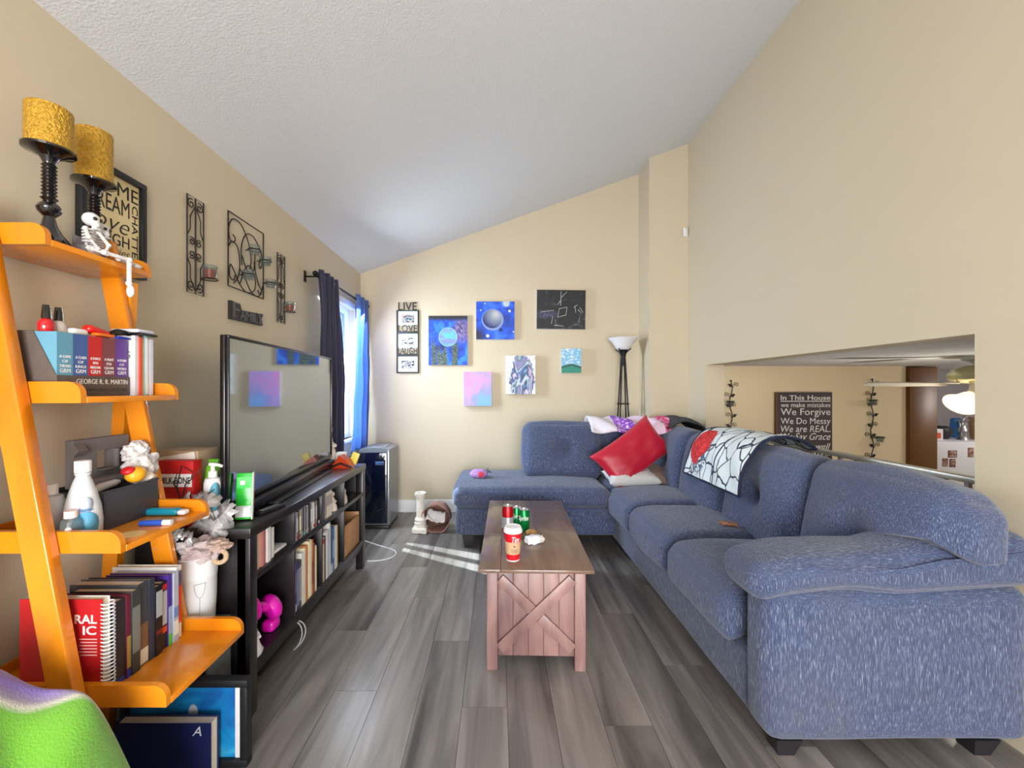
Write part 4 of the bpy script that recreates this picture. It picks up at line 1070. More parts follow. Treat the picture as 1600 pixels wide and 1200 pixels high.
single('paper_disc', bm, mat('cream_paper', (232, 196, 128), .7), 'cream paper disc lying at the front of the third tray', 'paper')

# ------------------------------------------------------------------ books on the bottom tray
z = ZT[3]; xs = -1.055
grp = 'books on the bottom tray'
sp = thing('spiral_notebook', 'red spiral-bound book, nearest on the bottom tray', 'book', (xs-.11, 1.128, z), 0, grp)
M_red = mat('red_cover', (172, 24, 30), .4, var=.12, scale=12)
obj('front_cover', bbox(xs-.225, xs-.004, 1.1135, 1.1155, z, z+.258), M_red, sp)
obj('pages', bbox(xs-.222, xs-.008, 1.1157, 1.134, z+.002, z+.255), M_page, sp)
obj('back_cover', bbox(xs-.225, xs-.004, 1.1342, 1.136, z, z+.258), cmat((220, 218, 214)), sp)
bm = B()
for i in range(24):
    obj('spiral_ring', tube(B(), spiral((xs+.001, 1.125, z+.012+i*.0101), .014, .014, 0, 2*PI*11/12, XA, YA, 11), .0020, 5, True), mat('white_wire', (226, 226, 228), .35), sp)
obj('title', text(B(), 'RAL', (xs-.048, 1.1134, z+.205), XA, ZA, .024, .06, .0004, .02), cmat((236, 222, 214)), sp)
obj('title', text(B(), 'IC', (xs-.038, 1.1134, z+.175), XA, ZA, .024, .036, .0004, .02), cmat((236, 222, 214)), sp)
for i in range(6):
    obj('blurb_line', bbox(xs-.066+.003*(i % 2), xs-.018, 1.1131, 1.1134, z+.150-.0085*i, z+.153-.0085*i), cmat((222, 168, 160)), sp)
bkl = [ # thickness, depth, height, colour, label, stripes
 (.034, .20, .232, (44, 44, 48), 'thick charcoal hardback beside the red spiral book', ((.0, .06, (30, 60, 150)),)),
 (.013, .19, .236, (104, 34, 54), 'slim maroon hardback with gold lettering', ((.12, .5, (170, 140, 70)), (.0, .10, (36, 60, 170)))),
 (.026, .18, .240, (58, 60, 60), 'grey photo-spined hardback with pale lettering', ((.25, .8, (120, 124, 116)),)),
 (.036, .20, .246, (66, 68, 74), 'thick glossy grey hardback with a cream band', ((.02, .2, (222, 212, 186)), (.2, .5, (128, 92, 64)))),
 (.018, .20, .244, (52, 56, 70), 'slate hardback behind the cream-banded one', ()),
 (.024, .17, .214, (20, 20, 24), 'black paperback with tall white lettering', ((.55, .92, (170, 172, 174)), (.3, .36, (120, 30, 30)))),
 (.027, .17, .212, (28, 28, 32), 'black paperback with white title and orange spot', ((.36, .86, (190, 190, 190)), (.24, .33, (222, 80, 30)), (.88, .96, (204, 44, 40)))),
 (.016, .20, .226, (72, 44, 140), 'purple and green comic volume', ((.0, .16, (90, 190, 60)), (.16, .55, (150, 170, 200)))),
 (.020, .20, .226, (178, 182, 196), 'pale blue-grey illustrated volume', ((.1, .3, (226, 226, 220)), (.35, .5, (110, 140, 190)))),
 (.022, .21, .236, (226, 222, 216), 'white magazine with an orange-red block, last on the bottom tray', ((.2, .72, (226, 76, 40)), (.72, .93, (110, 92, 130)))),
]
yy = 1.1435
for i, (th, d, h, rgb, lab, st) in enumerate(bkl):
    book(xs+.004*((i*7) % 3), yy, z+.0002, th, d, h, rgb, lab, grp, stripe=st)
    yy += th+.0008
bm = tube(B(), [(-1.035, 1.245, z+.006), (-1.035, 1.27, z+.006), (-1.045, 1.27, z+.03)], .006, 8)

# bucket on a clear riser between ladder and media unit
ac = thing('acrylic_riser', 'clear acrylic drawer riser under the white bucket', 'organizer', (-1.10, 1.512, 0))
for x0, x1, y0, y1, z0, z1 in ((-1.18, -1.02, 1.458, 1.588, .405, .41), (-1.18, -1.175, 1.458, 1.588, 0, .405), (-1.025, -1.02, 1.458, 1.588, 0, .405), (-1.175, -1.025, 1.583, 1.588, 0, .405), (-1.175, -1.025, 1.458, 1.583, .2, .205)):
    obj('acrylic_sheet', bbox(x0, x1, y0, y1, z0, z1), M_clearp, ac)
bk = thing('white_bucket', 'white metal bucket with a debossed wine glass, stuffed with cloth', 'bucket', (-1.10, 1.522, .41))
prb = [(0, 0), (.056, 0), (.058, .004), (.064, .10), (.0655, .178), (.067, .182), (.0665, .186), (.070, .252), (.072, .256), (.069, .258), (.067, .25), (.060, .10), (.054, .008), (0, .008)]
prb = [(r_*.94, z_) for r_, z_ in prb]
obj('body', lathe(B(), prb, (-1.10, 1.522, .41), 36), mat('white_enamel', (226, 226, 228), .3, var=.02), bk)
ca = Vector((-1.10, 1.522, 0)); a = math.atan2(-1.522+.0, 1.10)+.12
def onb(u, zz, r=.0632): return Vector((-1.10+r*math.cos(a+u), 1.522+r*math.sin(a+u), .41+zz))
bm = tube(B(), [onb(-.28+.56*i/10, .168-.002*0, .0629) for i in range(11)], .0012, 5)
tube(bm, [onb(-.28+.56*i/14, .168-.05*(1-((i-7)/7)**2)**.6, .0623-.002*(1-((i-7)/7)**2)) for i in range(15)], .0012, 5)
tube(bm, [onb(0, .118-.1*i/5, .0609-.005*i/5) for i in range(6)], .0012, 5)
obj('wine_glass_outline', bm, mat('grey_line', (170, 170, 172), .5), bk)
M_cloth1 = mat('beige_cloth', (186, 160, 146), .9, var=.12); M_cloth2 = mat('grey_pink_cloth', (178, 162, 160), .9, var=.12)
def crumple(name, c, r, seed, m, label, cat, amp=.5, fl=None):
    return single(name, blob(B(), c, r, amp, 2.6, seed, 4, flat=fl), m, label, cat, angle=30)
crumple('cloth_bundle', (-1.085, 1.515, .685), (.06, .055, .035), 12, M_cloth2, 'crumpled grey-pink cloth spilling from the white bucket', 'cloth')
crumple('cloth_bundle', (-1.035, 1.53, .695), (.045, .04, .02), 17, M_cloth1, 'beige cloth corner on top of the bucket pile', 'cloth', .45)
bm = tube(B(), spiral((-1.012, 1.515, .66), .022, .024, 0, 2*PI*21/22, XA, ZA*.8+YA*.3, 21), .0085, 8, True)
single('rope_ring', bm, mat('beige_rope', (198, 172, 138), .9, bump=.8, bscale=200), 'beige braided rope ring hanging on the bucket rim', 'rope ring')

# silver artificial leaves
M_silver = mat('silver_foil_leaf', (196, 194, 196), .3, metal=.35, var=.35, scale=60)
def leaf_bm(c, d, nrm, s, seed):
    """five-lobed leaf pointing along d"""
    d = Vector(d).normalized(); nrm = Vector(nrm); nrm = (nrm-d*nrm.dot(d)).normalized(); sd_ = nrm.cross(d); c = Vector(c)
    out = [(0, 0), (.2, -.12), (.5, -.12), (.40, .06), (.62, .18), (.60, .42), (.40, .36), (.42, .58), (.30, .72), (.15, .64), (0, 1.0)]
    pts = out+[(-x, y) for x, y in reversed(out[1:-1])]
    bm = B(); rnd = random.Random(seed)
    ce = bm.verts.new(c+d*s*.3+nrm*s*.06)
    vs = [bm.verts.new(c+sd_*(x*s)+d*(y*s)-nrm*s*(abs(x)*.35)+nrm*s*.08*rnd.uniform(-1, 1)) for x, y in pts]
    for i in range(len(vs)): bm.faces.new((ce, vs[i], vs[(i+1) % len(vs)]))
    return bm
def spray(label, root, leaves, name='silver_leaf_spray'):
    t = thing(name, label, 'artificial leaves', root)
    for i, (c, d, n_, s) in enumerate(leaves):
        o = obj('leaf', leaf_bm(c, d, n_, s, i+int(c[0]*1000)), M_silver, t, angle=15, recalc=False); md = o.modifiers.new('thick', 'SOLIDIFY'); md.thickness = .0006
        obj('leaf_stem', tube(B(), bez(root, Vector(root).lerp(Vector(c), .4)+Vector((0, 0, .02)), Vector(root).lerp(Vector(c), .8), c, 6), .0012, 5), M_scroll, t)
    return t
rr = random.Random(5)
zz = MZ
lv = []
for i in range(10):
    lv.append((Vector((rr.uniform(-1.25, -1.10), rr.uniform(1.60, 1.66), zz+rr.uniform(.03, .11))), (rr.uniform(-1, 1), rr.uniform(-.6, .2), rr.uniform(-.2, .6)), (.3, -.8, .6), rr.uniform(.045, .07)))
spray('silver foil leaf spray lying before the dog biscuit box', (-1.2, 1.62, zz), lv)
lv = [((-1.075, 1.573, zz+.035), (.15, -.1, -1), (.3, -1, .1), .10), ((-1.06, 1.578, zz+.06), (.9, -.1, .15), (.1, -1, .3), .085), ((-1.10, 1.58, zz+.045), (-.9, -.1, -.5), (.1, -1, .2), .085),
      ((-1.095, 1.585, zz+.085), (-.4, 0, .9), (.1, -1, .2), .07)]
spray('silver foil leaves fanned over the corner of the media unit', (-1.08, 1.60, zz+.004), lv)
lv = []
for i in range(12):
    lv.append((Vector((rr.uniform(-1.175, -1.09), rr.uniform(1.46, 1.54), .665+rr.uniform(0, .085))), (rr.uniform(-1, .5), rr.uniform(-.8, .2), rr.uniform(-.6, .6)), (.3, -.8, .6), rr.uniform(.04, .06)))
spray('silver foil leaves sticking out of the white bucket', (-1.13, 1.505, .655), lv)
# bare twig
t = thing('dry_twig', 'bare dark twig standing up behind the third tray', 'twig', (-1.205, 1.60, MZ))
r0 = Vector((-1.205, 1.60, MZ))
for pts in ([(0, 0, 0), (-.01, 0, .08), (-.03, 0, .16), (-.012, 0, .24), (.03, 0, .215), (.025, 0, .19)], [(-.012, 0, .10), (.01, -.01, .17), (.045, -.01, .20), (.07, 0, .235)], [(-.02, 0, .13), (-.05, .01, .17), (-.035, .01, .21)],
            [(0, 0, .06), (.04, -.01, .10), (.09, -.01, .13), (.115, 0, .15)], [(0, 0, .05), (-.05, 0, .09), (-.07, 0, .10)], [(.03, -.01, .095), (.05, 0, .06)]):
    obj('branch', tube(B(), [r0+Vector(p) for p in pts], [.0028-.0018*i/len(pts) for i in range(len(pts))], 5), M_ink, t)

# ------------------------------------------------------------------ left end of the media unit top
z = MZ
t = thing('cardboard_box', 'brown cardboard box against the wall behind the dog biscuit box', 'box', (-1.295, 1.73, z))
M_card = mat('cardboard', (176, 150, 120), .85, var=.05)
obj('body', bbox(-1.385, -1.205, 1.672, 1.79, z, z+.285, .002), M_card, t)
obj('flap', obox(B(), (-1.295, 1.665, z+.245), (.17, .0025, .05), Ry(-.16)), mat('white_card', (226, 220, 212), .8), t)
t = thing('dog_biscuit_box', 'red MILK-BONE dog biscuit box behind the silver leaves', 'box', (-1.25, 1.635, z))
obj('carton', bbox(-1.325, -1.182, 1.612, 1.66, z, z+.255, .002), mat('red_carton', (186, 22, 26), .5), t)
obj('white_panel', bbox(-1.318, -1.186, 1.6105, 1.6118, z+.155, z+.205), M_white, t)
obj('lettering', text(B(), 'MILK-BONE', (-1.250, 1.6104, z+.180), XA, ZA, .026, .118, .0006, .02), M_ink, t)
t = thing('green_treat_pouch', 'lime green pouch between the biscuit box and the pump bottle', 'pouch', (-1.17, 1.70, z))
obj('pouch', cushion(B(), (-1.168, 1.714, z+.115), (.06, .05, .23), .022, (.008, .008, 0), 12, (), .006, 18, 3), mat('lime_plastic', (112, 186, 40), .35), t)
obj('cap', cushion(B(), (-1.168, 1.714, z+.238), (.045, .022, .02), .008, n=8), mat('lime_dark', (90, 160, 30), .4), t)
t = thing('pump_bottle', 'white lotion pump bottle beside the left edge of the television', 'bottle', (-1.125, 1.665, z))
pc_ = (-1.125, 1.642, z)
obj('body', lathe(B(), [(0, 0), (.028, 0), (.031, .006), (.031, .165), (.026, .182), (.014, .188), (0, .188)], pc_, 24), M_white, t)
obj('collar', lathe(B(), [(0, .188), (.016, .188), (.016, .210), (.008, .214), (.007, .235), (0, .235)], pc_, 18), M_white, t)
obj('pump_head', box(tube(B(), [(pc_[0], pc_[1], z+.232), (pc_[0]+.02, pc_[1]-.005, z+.237), (pc_[0]+.042, pc_[1]-.01, z+.232)], .006, 8), pc_[0]-.012, pc_[0]+.012, pc_[1]-.01, pc_[1]+.01, z+.233, z+.244, .003), M_white, t)
curved_label((pc_[0], pc_[1]), .0315, z+.115, .022, .055, -.7, mat('blue_label', (110, 180, 210), .4, var=.3, scale=30), t)
t = thing('green_package', 'upright bright green blister package in front of the television', 'package', (-1.035, 1.695, z))
Mt = Rz(.25) @ Rx(-.10)
def gp(nm, c, s, m, r=.002): obj(nm, obox(B(), Vector((-1.032, 1.688, z+.003))+Mt @ Vector(c), s, Mt, r), m, t)
gp('card', (0, .0, .096), (.06, .018, .186), mat('bright_green', (22, 172, 40), .3, coat=.3), .004)
gp('white_edge', (.0315, 0, .096), (.003, .02, .19), M_white, .0008)
gp('grey_panel', (0, -.0096, .035), (.056, .0012, .045), mat('pale_grey_panel', (196, 200, 200), .4), 0)
gp('white_label', (.012, -.0106, .034), (.024, .0012, .034), M_white, 0)
gp('clear_window', (0, -.0096, .150), (.05, .0012, .045), mat('window_green', (60, 196, 80), .2), 0)
gp('round_badge', (-.004, -.0106, .150), (.018, .0012, .018), M_white, .004)
t = thing('remote_control', 'black remote control lying on the media unit below the screen', 'remote', (-.995, 1.86, z))
obj('body', box(B(), -.022, .022, -.075, .075, .0002, .016, .004, Matrix.Translation((-1.0, 1.82, z)) @ Matrix.Rotation(-.2, 4, 'Z')), M_bez, t)
obj('buttons', box(B(), -.012, .012, -.05, .05, .0162, .0175, .001, Matrix.Translation((-1.0, 1.82, z)) @ Matrix.Rotation(-.2, 4, 'Z')), mat('grey_button', (110, 110, 116), .4), t)
# far end of the media unit
t = thing('red_tape_dispenser', 'red and black wedge-shaped gadget with yellow tag at the far end of the media unit', 'gadget', (-1.06, 2.87, z))
obj('wedge', prism(B(), [(-1.13, 2.80, z), (-.99, 2.80, z), (-1.02, 2.80, z+.05), (-1.07, 2.80, z+.085)], (0, .09, 0)), mat('red_orange_plastic', (186, 56, 20), .3), t)
obj('strap', tube(B(), [(-1.13, 2.797, z+.006), (-1.06, 2.797, z+.035), (-.985, 2.797, z+.008)], .007, 8), M_blk, t)
obj('yellow_tag', obox(B(), (-1.0, 2.905, z+.052), (.05, .02, .08), Ry(.35), .003), mat('yellow_tag', (222, 206, 90), .4), t)
def figurine(x, y, z, h, label, group=None, wings=True, seed=0, m=None, yaw=0):
    t = thing('figurine', label, 'figurine', (x, y, z), yaw, group)
    m = m or mat('ivory_ceramic', (216, 206, 192), .5, var=.1, scale=40)
    k = h/.13
    bm = lathe(B(), [(0, 0), (.034*k, 0), (.036*k, .01*k), (.030*k, .03*k), (.022*k, .055*k), (.018*k, .075*k), (.016*k, .085*k), (.008*k, .094*k), (0, .095*k)], (0, 0, 0), 16)
    for v in bm.verts: v.co += Vector((noise.noise(v.co*60+Vector((seed, 0, 0))), noise.noise(v.co*60+Vector((0, seed, 0))), 0))*.006*k
    obj('robe', bm, m, t, True)
    hd = obj('head', ball(B(), (.004*k, 0, .110*k), (.015*k, .014*k, .018*k), 12, 8), m, t, True)
    obj('hair', ball(B(), (-.004*k, 0, .115*k), (.016*k, .017*k, .017*k), 12, 8), m, hd, True)
    if wings:
        for s in (-1, 1):
            obj('wing', prism(B(), [(-.012*k, s*.008*k, .05*k), (-.016*k, s*.035*k, .045*k), (-.02*k, s*.046*k, .08*k), (-.018*k, s*.03*k, .10*k), (-.012*k, s*.008*k, .085*k)], (.005*k, 0, 0)), m, t, True)
    for s in (-1, 1):
        obj('arm', tube(B(), [(0, s*.015*k, .08*k), (.014*k, s*.018*k, .062*k), (.026*k, s*.004*k, .06*k)], .0055*k, 7), m, t, True)
    return t
figurine(-1.21, 2.935, z, .29, 'ivory bust-like figurine behind the right edge of the television', wings=False, seed=3)
bm = bbox(-1.195, -1.13, 2.91, 2.93, z, z+.085, .002)
t = thing('small_white_box', 'small white lettered box in front of the ivory figurine', 'box', (-1.10, 2.94, z))
obj('carton', bbox(-1.135, -1.075, 2.92, 2.96, z, z+.09, .002), M_white, t)
obj('print', bbox(-1.125, -1.085, 2.9185, 2.9199, z+.02, z+.07), mat('print_grey', (150, 150, 150), .6, var=.3, scale=90), t)

# ------------------------------------------------------------------ media unit contents
rb = random.Random(11)
zu, zl = .5402, .2002; xf = MX1-.02
cols = {'white': (224, 222, 218), 'pale grey': (178, 178, 182), 'rose pink': (196, 128, 128), 'peach': (222, 178, 140), 'dusty red': (150, 74, 70), 'black': (28, 28, 32), 'charcoal': (62, 62, 68), 'silver grey': (146, 148, 154),
        'brown': (110, 76, 58), 'cream': (228, 212, 176), 'purple': (92, 58, 164), 'navy': (44, 52, 84), 'blue': (62, 96, 150), 'orange': (206, 120, 70), 'red': (178, 40, 40), 'tan': (200, 168, 122)}
grp = 'books and cases on the upper shelf of the media unit'
yy = DV[0]+.004
for i, (cn, th, d, h) in enumerate((('pale grey', .045, .17, .125), ('peach', .018, .20, .142), ('cream', .012, .2, .146), ('rose pink', .016, .2, .146), ('dusty red', .012, .2, .146), ('rose pink', .010, .2, .145), ('white', .022, .2, .149), ('pale grey', .012, .2, .14), ('white', .03, .19, .13))):
    lb = ['pale grey wide binder first on the upper shelf', 'peach booklet next to the grey binder', 'cream thin booklet in the upper left compartment', 'rose pink booklet beside the cream one', 'dusty red booklet in the upper left compartment', 'thin rose pink booklet beside the white album', 'white album in the upper left compartment', 'pale grey thin album after the white one', 'short white album last in the upper left compartment'][i]
    book(xf-.004*(i % 3), yy, zu, th, d, h, cols[cn], lb, grp); yy += th+.0006
bm = bbox(-1.10, xf-.02, yy+.012, DV[1]-.012, zu, zu+.012, .002)
single('white_case', bm, M_white, 'flat white case lying at the right of the upper left compartment', 'case')
yy = DV[1]+.0105; i = 0
seq = ['charcoal', 'pale grey', 'silver grey', 'charcoal', 'tan', 'silver grey', 'black', 'silver grey', 'charcoal', 'pale grey', 'black', 'charcoal', 'silver grey', 'white', 'white', 'brown', 'silver grey', 'black', 'black', 'charcoal']
ordw = ['first', 'second', 'third', 'fourth', 'fifth', 'sixth', 'seventh', 'eighth', 'ninth', 'tenth', 'eleventh', 'twelfth', 'thirteenth', 'fourteenth', 'fifteenth', 'sixteenth', 'seventeenth', 'eighteenth', 'nineteenth', 'twentieth']
while yy < DV[2]-.024 and i < len(seq):
    th = .0142 if i not in (5, 17) else .018
    st = ((.04, .16, rb.choice([(180, 50, 50), (60, 140, 130), (210, 208, 200), (150, 60, 60)])), (.3, .8, tuple(min(255, int(c*1.35+14)) for c in cols[seq[i]]))) if i % 2 == 0 else ((.2, .9, tuple(int(c*.8+20) for c in cols[seq[i]])),)
    book(xf+.001, yy, zu, th, .12, .136+.004*(i % 2), cols[seq[i]], '%s disc case, %s in the row of the second upper compartment' % (seq[i], ordw[i]), grp, stripe=st, name='disc_case', cat='disc case', pages=False)
    yy += th+.0005; i += 1
yy = DV[2]+.0105
for i, (cn, th, h) in enumerate((('black', .016, .138), ('silver grey', .014, .138), ('navy', .014, .136), ('silver grey', .014, .138), ('tan', .014, .138), ('white', .018, .145), ('cream', .016, .145), ('white', .020, .146), ('white', .016, .146))):
    book(xf, yy, zu, th, .13, h, cols[cn], '%s case, %s in the row of the third upper compartment' % (cn, ordw[i]), grp, name='disc_case', cat='disc case', pages=i > 4, stripe=((.15, .9, tuple(int(c*.75+30) for c in cols[cn])),) if i < 5 else ((.45, .85, (170, 160, 158)),))
    yy += th+.0006
figurine(-1.0, 2.505, zu, .115, 'ivory angel figurine at the end of the third upper compartment', 'angel figurines in the media unit', seed=5)
figurine(-1.005, 2.66, zu, .145, 'ivory angel figurine in the far upper compartment, near the divider', 'angel figurines in the media unit', seed=7, yaw=-.4)
figurine(-1.03, 2.75, zu, .12, 'ivory seated figurine in the far upper compartment, right one', 'angel figurines in the media unit', seed=9, yaw=-.3)
# lower shelf
grp = 'books on the lower shelf of the media unit'
t = thing('pink_dumbbell', 'bright magenta dumbbell with two bulbous heads on the lower shelf', 'dumbbell', (-1.02, 1.77, zl))
M_mag = mat('magenta_vinyl', (224, 20, 176), .3, coat=.3, var=.05)
def head(c, ax):
    M_ = Vector((0, 0, 1)).rotation_difference(Vector(ax)).to_matrix()
    obj('head', lathe(B(), [(0, -.028), (.03, -.028), (.052, -.018), (.058, 0), (.054, .016), (.036, .03), (0, .036)], c, 24, M_), M_mag, t)
head((-1.005, 1.845, zl+.105), (.5, .75, .25)); head((-1.03, 1.735, zl+.155), (-.5, -.75, -.1))
obj('grip', tube(B(), [(-1.005, 1.83, zl+.115), (-1.03, 1.75, zl+.15)], .022, 14), M_mag, t)
obj('prop', cushion(B(), (-1.01, 1.85, zl+.026), (.06, .07, .05), .018, n=8), M_mag, t)
figurine(-.992, 1.675, zl, .15, 'white robed figurine in front of the magenta dumbbell', 'angel figurines in the media unit', wings=False, seed=2, m=mat('white_ceramic', (222, 220, 222), .4))
yy = DV[1]+.0105
lst = [('purple', .030, .17, .235, 'purple paperback with white label, first on the lower shelf', ((.02, .16, cols['white']), (.4, .8, (140, 110, 190)))), ('navy', .024, .17, .235, 'navy paperback next to the purple one', ((.1, .85, (120, 128, 150)),)), ('charcoal', .02, .16, .235, 'charcoal paperback beside the navy one', ((.15, .85, (150, 150, 150)),)),
       ('white', .030, .21, .262, 'thick white book in the second lower compartment', ()), ('cream', .016, .22, .275, 'cream slim book after the thick white one', ()), ('orange', .016, .22, .28, 'salmon patterned book in the second lower compartment', ((.1, .9, (190, 110, 90)),)),
       ('tan', .014, .21, .275, 'tan slim book in the second lower compartment', ()), ('cream', .034, .23, .292, 'tall cream hardback in the second lower compartment', ((.05, .95, (238, 226, 196)),)), ('orange', .020, .22, .285, 'orange paperback beside the tall cream hardback', ((.2, .6, (150, 70, 40)),)), ('brown', .018, .20, .26, 'brown paperback, last of the second lower compartment', ()),
       ('cream', .02, .2, .24, 'pale yellow short book at the end of the second lower compartment', ())]
for cn, th, d, h, lb, st in lst:
    if yy+th > DV[2]-.009: break
    book(xf+.003*rb.random(), yy, zl, th, d, h, cols[cn], lb, grp, stripe=st); yy += th+.0006
yy = DV[2]+.0105
lst = [('brown', .016, .18, .225, 'brown slim book first in the third lower compartment', ()), ('cream', .026, .19, .245, 'cream book with red head band in the third lower compartment', ((.86, .97, (196, 30, 44)),)), ('charcoal', .012, .2, .25, 'charcoal thin book in the third lower compartment', ()), ('white', .03, .21, .265, 'white book in the third lower compartment', ()),
       ('pale grey', .02, .21, .27, 'pale grey book beside the white one', ()), ('white', .02, .22, .30, 'tallest white book of the third lower compartment', ()), ('blue', .03, .23, .268, 'blue and white spined book in the third lower compartment', ((.0, .2, (190, 200, 210)),)), ('blue', .022, .23, .262, 'blue book next to the divider', ((.3, .7, (150, 180, 210)),)), ('pale grey', .016, .22, .26, 'pale grey folder against the divider', ()),
       ('white', .022, .22, .255, 'white folder against the divider of the third lower compartment', ()), ('tan', .02, .2, .25, 'tan folder against the divider', ())]
for cn, th, d, h, lb, st in lst:
    if yy+th > DV[3]-.009: break
    book(xf+.003*rb.random(), yy, zl, th, d, h, cols[cn], lb, grp, stripe=st); yy += th+.0006
t = thing('wooden_crate', 'light wooden open box in the far lower compartment', 'box', (-1.06, 2.74, zl))
M_pine = wood('pine_wood', (170, 120, 74), (206, 156, 104), .5, (2, 6, 12), 2, rand=False)
cy0, cy1, cx0, cx1, ch = DV[3]+.02, DV[4]-.04, -1.2, xf-.004, .215
for nm, a in (('side', (cx0, cx1, cy0, cy0+.008, zl, zl+ch)), ('side', (cx0, cx1, cy1-.008, cy1, zl, zl+ch)), ('front', (cx1-.008, cx1, cy0+.008, cy1-.008, zl, zl+ch-.02)), ('back', (cx0, cx0+.008, cy0+.008, cy1-.008, zl, zl+ch)), ('bottom', (cx0+.008, cx1-.008, cy0+.008, cy1-.008, zl, zl+.006))):
    obj(nm, bbox(*a, .001), M_pine, t)
bm = tube(B(), bez((-.95, 1.985, .165), (-.90, 1.99, .15), (-.90, 1.96, .08), (-.955, 1.95, .05)), .003, 6); tube(bm, bez((-.95, 1.97, .165), (-.915, 1.975, .14), (-.915, 1.95, .08), (-.955, 1.945, .05)), .003, 6)
single('looped_cable', bm, mat('grey_cable', (150, 150, 152), .5), 'grey cable loop poking out under the media unit', 'cable')

# ------------------------------------------------------------------ low left corner
t = thing('blue_picture_frame', 'deep black frame with a bright blue picture leaning beside the media unit', 'picture frame', (-1.05, 1.425, 0))
x0, x1, y0, y1, h = -1.27, -.842, 1.394, 1.425, .292
for a in ((x0, x1, y0, y1, h-.024, h), (x0, x1, y0, y1, 0, .024), (x0, x0+.024, y0, y1, .024, h-.024), (x1-.024, x1, y0, y1, .024, h-.024)): obj('frame_rail', bbox(*a, .002), M_blk, t)
obj('white_liner', bbox(x1-.046, x1-.0245, y0+.012, y1-.002, .025, h-.025), M_white, t)
q = NB('blue_picture'); c = q.ramp(q.noise(2.2, 3, .8), [(.35, (6, 96, 170)), (.6, (20, 150, 215)), (.75, (90, 200, 235))])
c = q.mix(q.step(q.dist(.66, .35, 1.2, 1), .22, .19), c, (26, 30, 60)); c = q.mix(q.step(q.dist(.6, .62, 2, .8), .10, .08), c, (200, 206, 220))
obj('picture', bbox(x0+.0245, x1-.047, y0+.014, y1-.004, .025, h-.025), q.out(c), t)
t = thing('navy_hardback', 'navy hardback standing with its cover outward before the blue picture', 'book', (-1.08, 1.37, 0))
obj('cover', box(box(box(B(), -1.235, -.925, 1.340, 1.343, 0, .192), -1.235, -.925, 1.377, 1.380, 0, .192), -1.235, -1.232, 1.343, 1.377, 0, .192), cmat((26, 34, 84)), t)
obj('pages', bbox(-1.231, -.93, 1.3432, 1.3768, .003, .186), M_page, t)
obj('title', text(B(), 'A', (-.97, 1.3399, .168), XA, ZA, .03, None, .0004, 0, .3), cmat((226, 226, 230)), t)
bm = B()
ot = thing('fleece_blanket', 'lime green and purple fleece blanket heaped in the lower left corner', 'blanket', (-1.1, .88, 0))
def fleece():
    m, n, l, b = newmat('fleece_patchwork')
    tc = n.new('ShaderNodeTexCoord'); mp = n.new('ShaderNodeMapping'); l.new(tc.outputs['Object'], mp.inputs[0]); 
    sp_ = n.new('ShaderNodeSeparateXYZ'); l.new(mp.outputs[0], sp_.inputs[0])
    nz = n.new('ShaderNodeTexNoise'); nz.inputs['Scale'].default_value = 5; l.new(tc.outputs['Object'], nz.inputs['Vector'])
    kx = n.new('ShaderNodeMath'); kx.operation = 'MULTIPLY_ADD'; kx.inputs[1].default_value = -.75; l.new(sp_.outputs[0], kx.inputs[0]); l.new(sp_.outputs[1], kx.inputs[2])
    ad = n.new('ShaderNodeMath'); ad.operation = 'MULTIPLY_ADD'; ad.inputs[1].default_value = .10; l.new(nz.outputs[0], ad.inputs[0]); l.new(kx.outputs[0], ad.inputs[2])
    cr = n.new('ShaderNodeValToRGB'); e = cr.color_ramp.elements; cr.color_ramp.interpolation = 'LINEAR'
    mr = n.new('ShaderNodeMapRange'); mr.inputs[1].default_value = .26; mr.inputs[2].default_value = -.24; l.new(ad.outputs[0], mr.inputs[0])
    e[0].position = 0; e[0].color = L((96, 60, 40)); e[1].position = 1; e[1].color = L((104, 168, 40))
    for p, c in ((.30, (110, 84, 170)), (.40, (132, 108, 196)), (.47, (150, 140, 170)), (.50, (206, 206, 190)), (.53, (106, 170, 42))):
        k = e.new(p); k.color = L(c)
    l.new(mr.outputs[0], cr.inputs[0]); l.new(cr.outputs[0], b.inputs['Base Color']); b.inputs['Roughness'].default_value = .95; b.inputs['Sheen Weight'].default_value = .4
    n2 = n.new('ShaderNodeTexNoise'); n2.inputs['Scale'].default_value = 220; l.new(tc.outputs['Object'], n2.inputs['Vector'])
    bp = n.new('ShaderNodeBump'); bp.inputs['Strength'].default_value = .5; bp.inputs['Distance'].default_value = .005; l.new(n2.outputs[0], bp.inputs['Height']); l.new(bp.outputs[0], b.inputs['Normal'])
    return m
bm = B(); n1, n2 = 40, 26; g = []
for j in range(n2+1):
    rowv = []
    for i in range(n1+1):
        u, v = i/n1, j/n2
        x = -1.36+.60*u; y = .70+.33*v
        e = max(0, 1-abs(2*u-.82)**2.6/1.2); e2 = max(0, 1-abs(2*v-1)**3)
        zz = .66*(e**.55)*(e2**.4)
        zz = min(zz, .66-.55*max(0, u-.42)**1.2)*max(.0, 1)
        zz += (.03*math.sin(14*u+5*v)+.03*noise.noise(Vector((u*5, v*4, 2))))*e*e2
        rowv.append(bm.verts.new((x, y, max(.004, zz))))
    g.append(rowv)
for j in range(n2):
    for i in range(n1): bm.faces.new((g[j][i], g[j][i+1], g[j+1][i+1], g[j+1][i]))
fb = obj('fleece', bm, fleece(), ot, angle=80)
sm = fb.modifiers.new('sub', 'SUBSURF'); sm.levels = 1; sm.render_levels = 1
# rolled hem
obj('hem', tube(B(), [v.co.copy() if False else Vector((-1.36+.60*i/n1, .70, .012)) for i in range(0, n1+1, 2)], .01, 6), mat('lime_hem', (104, 168, 40), .95), ot)

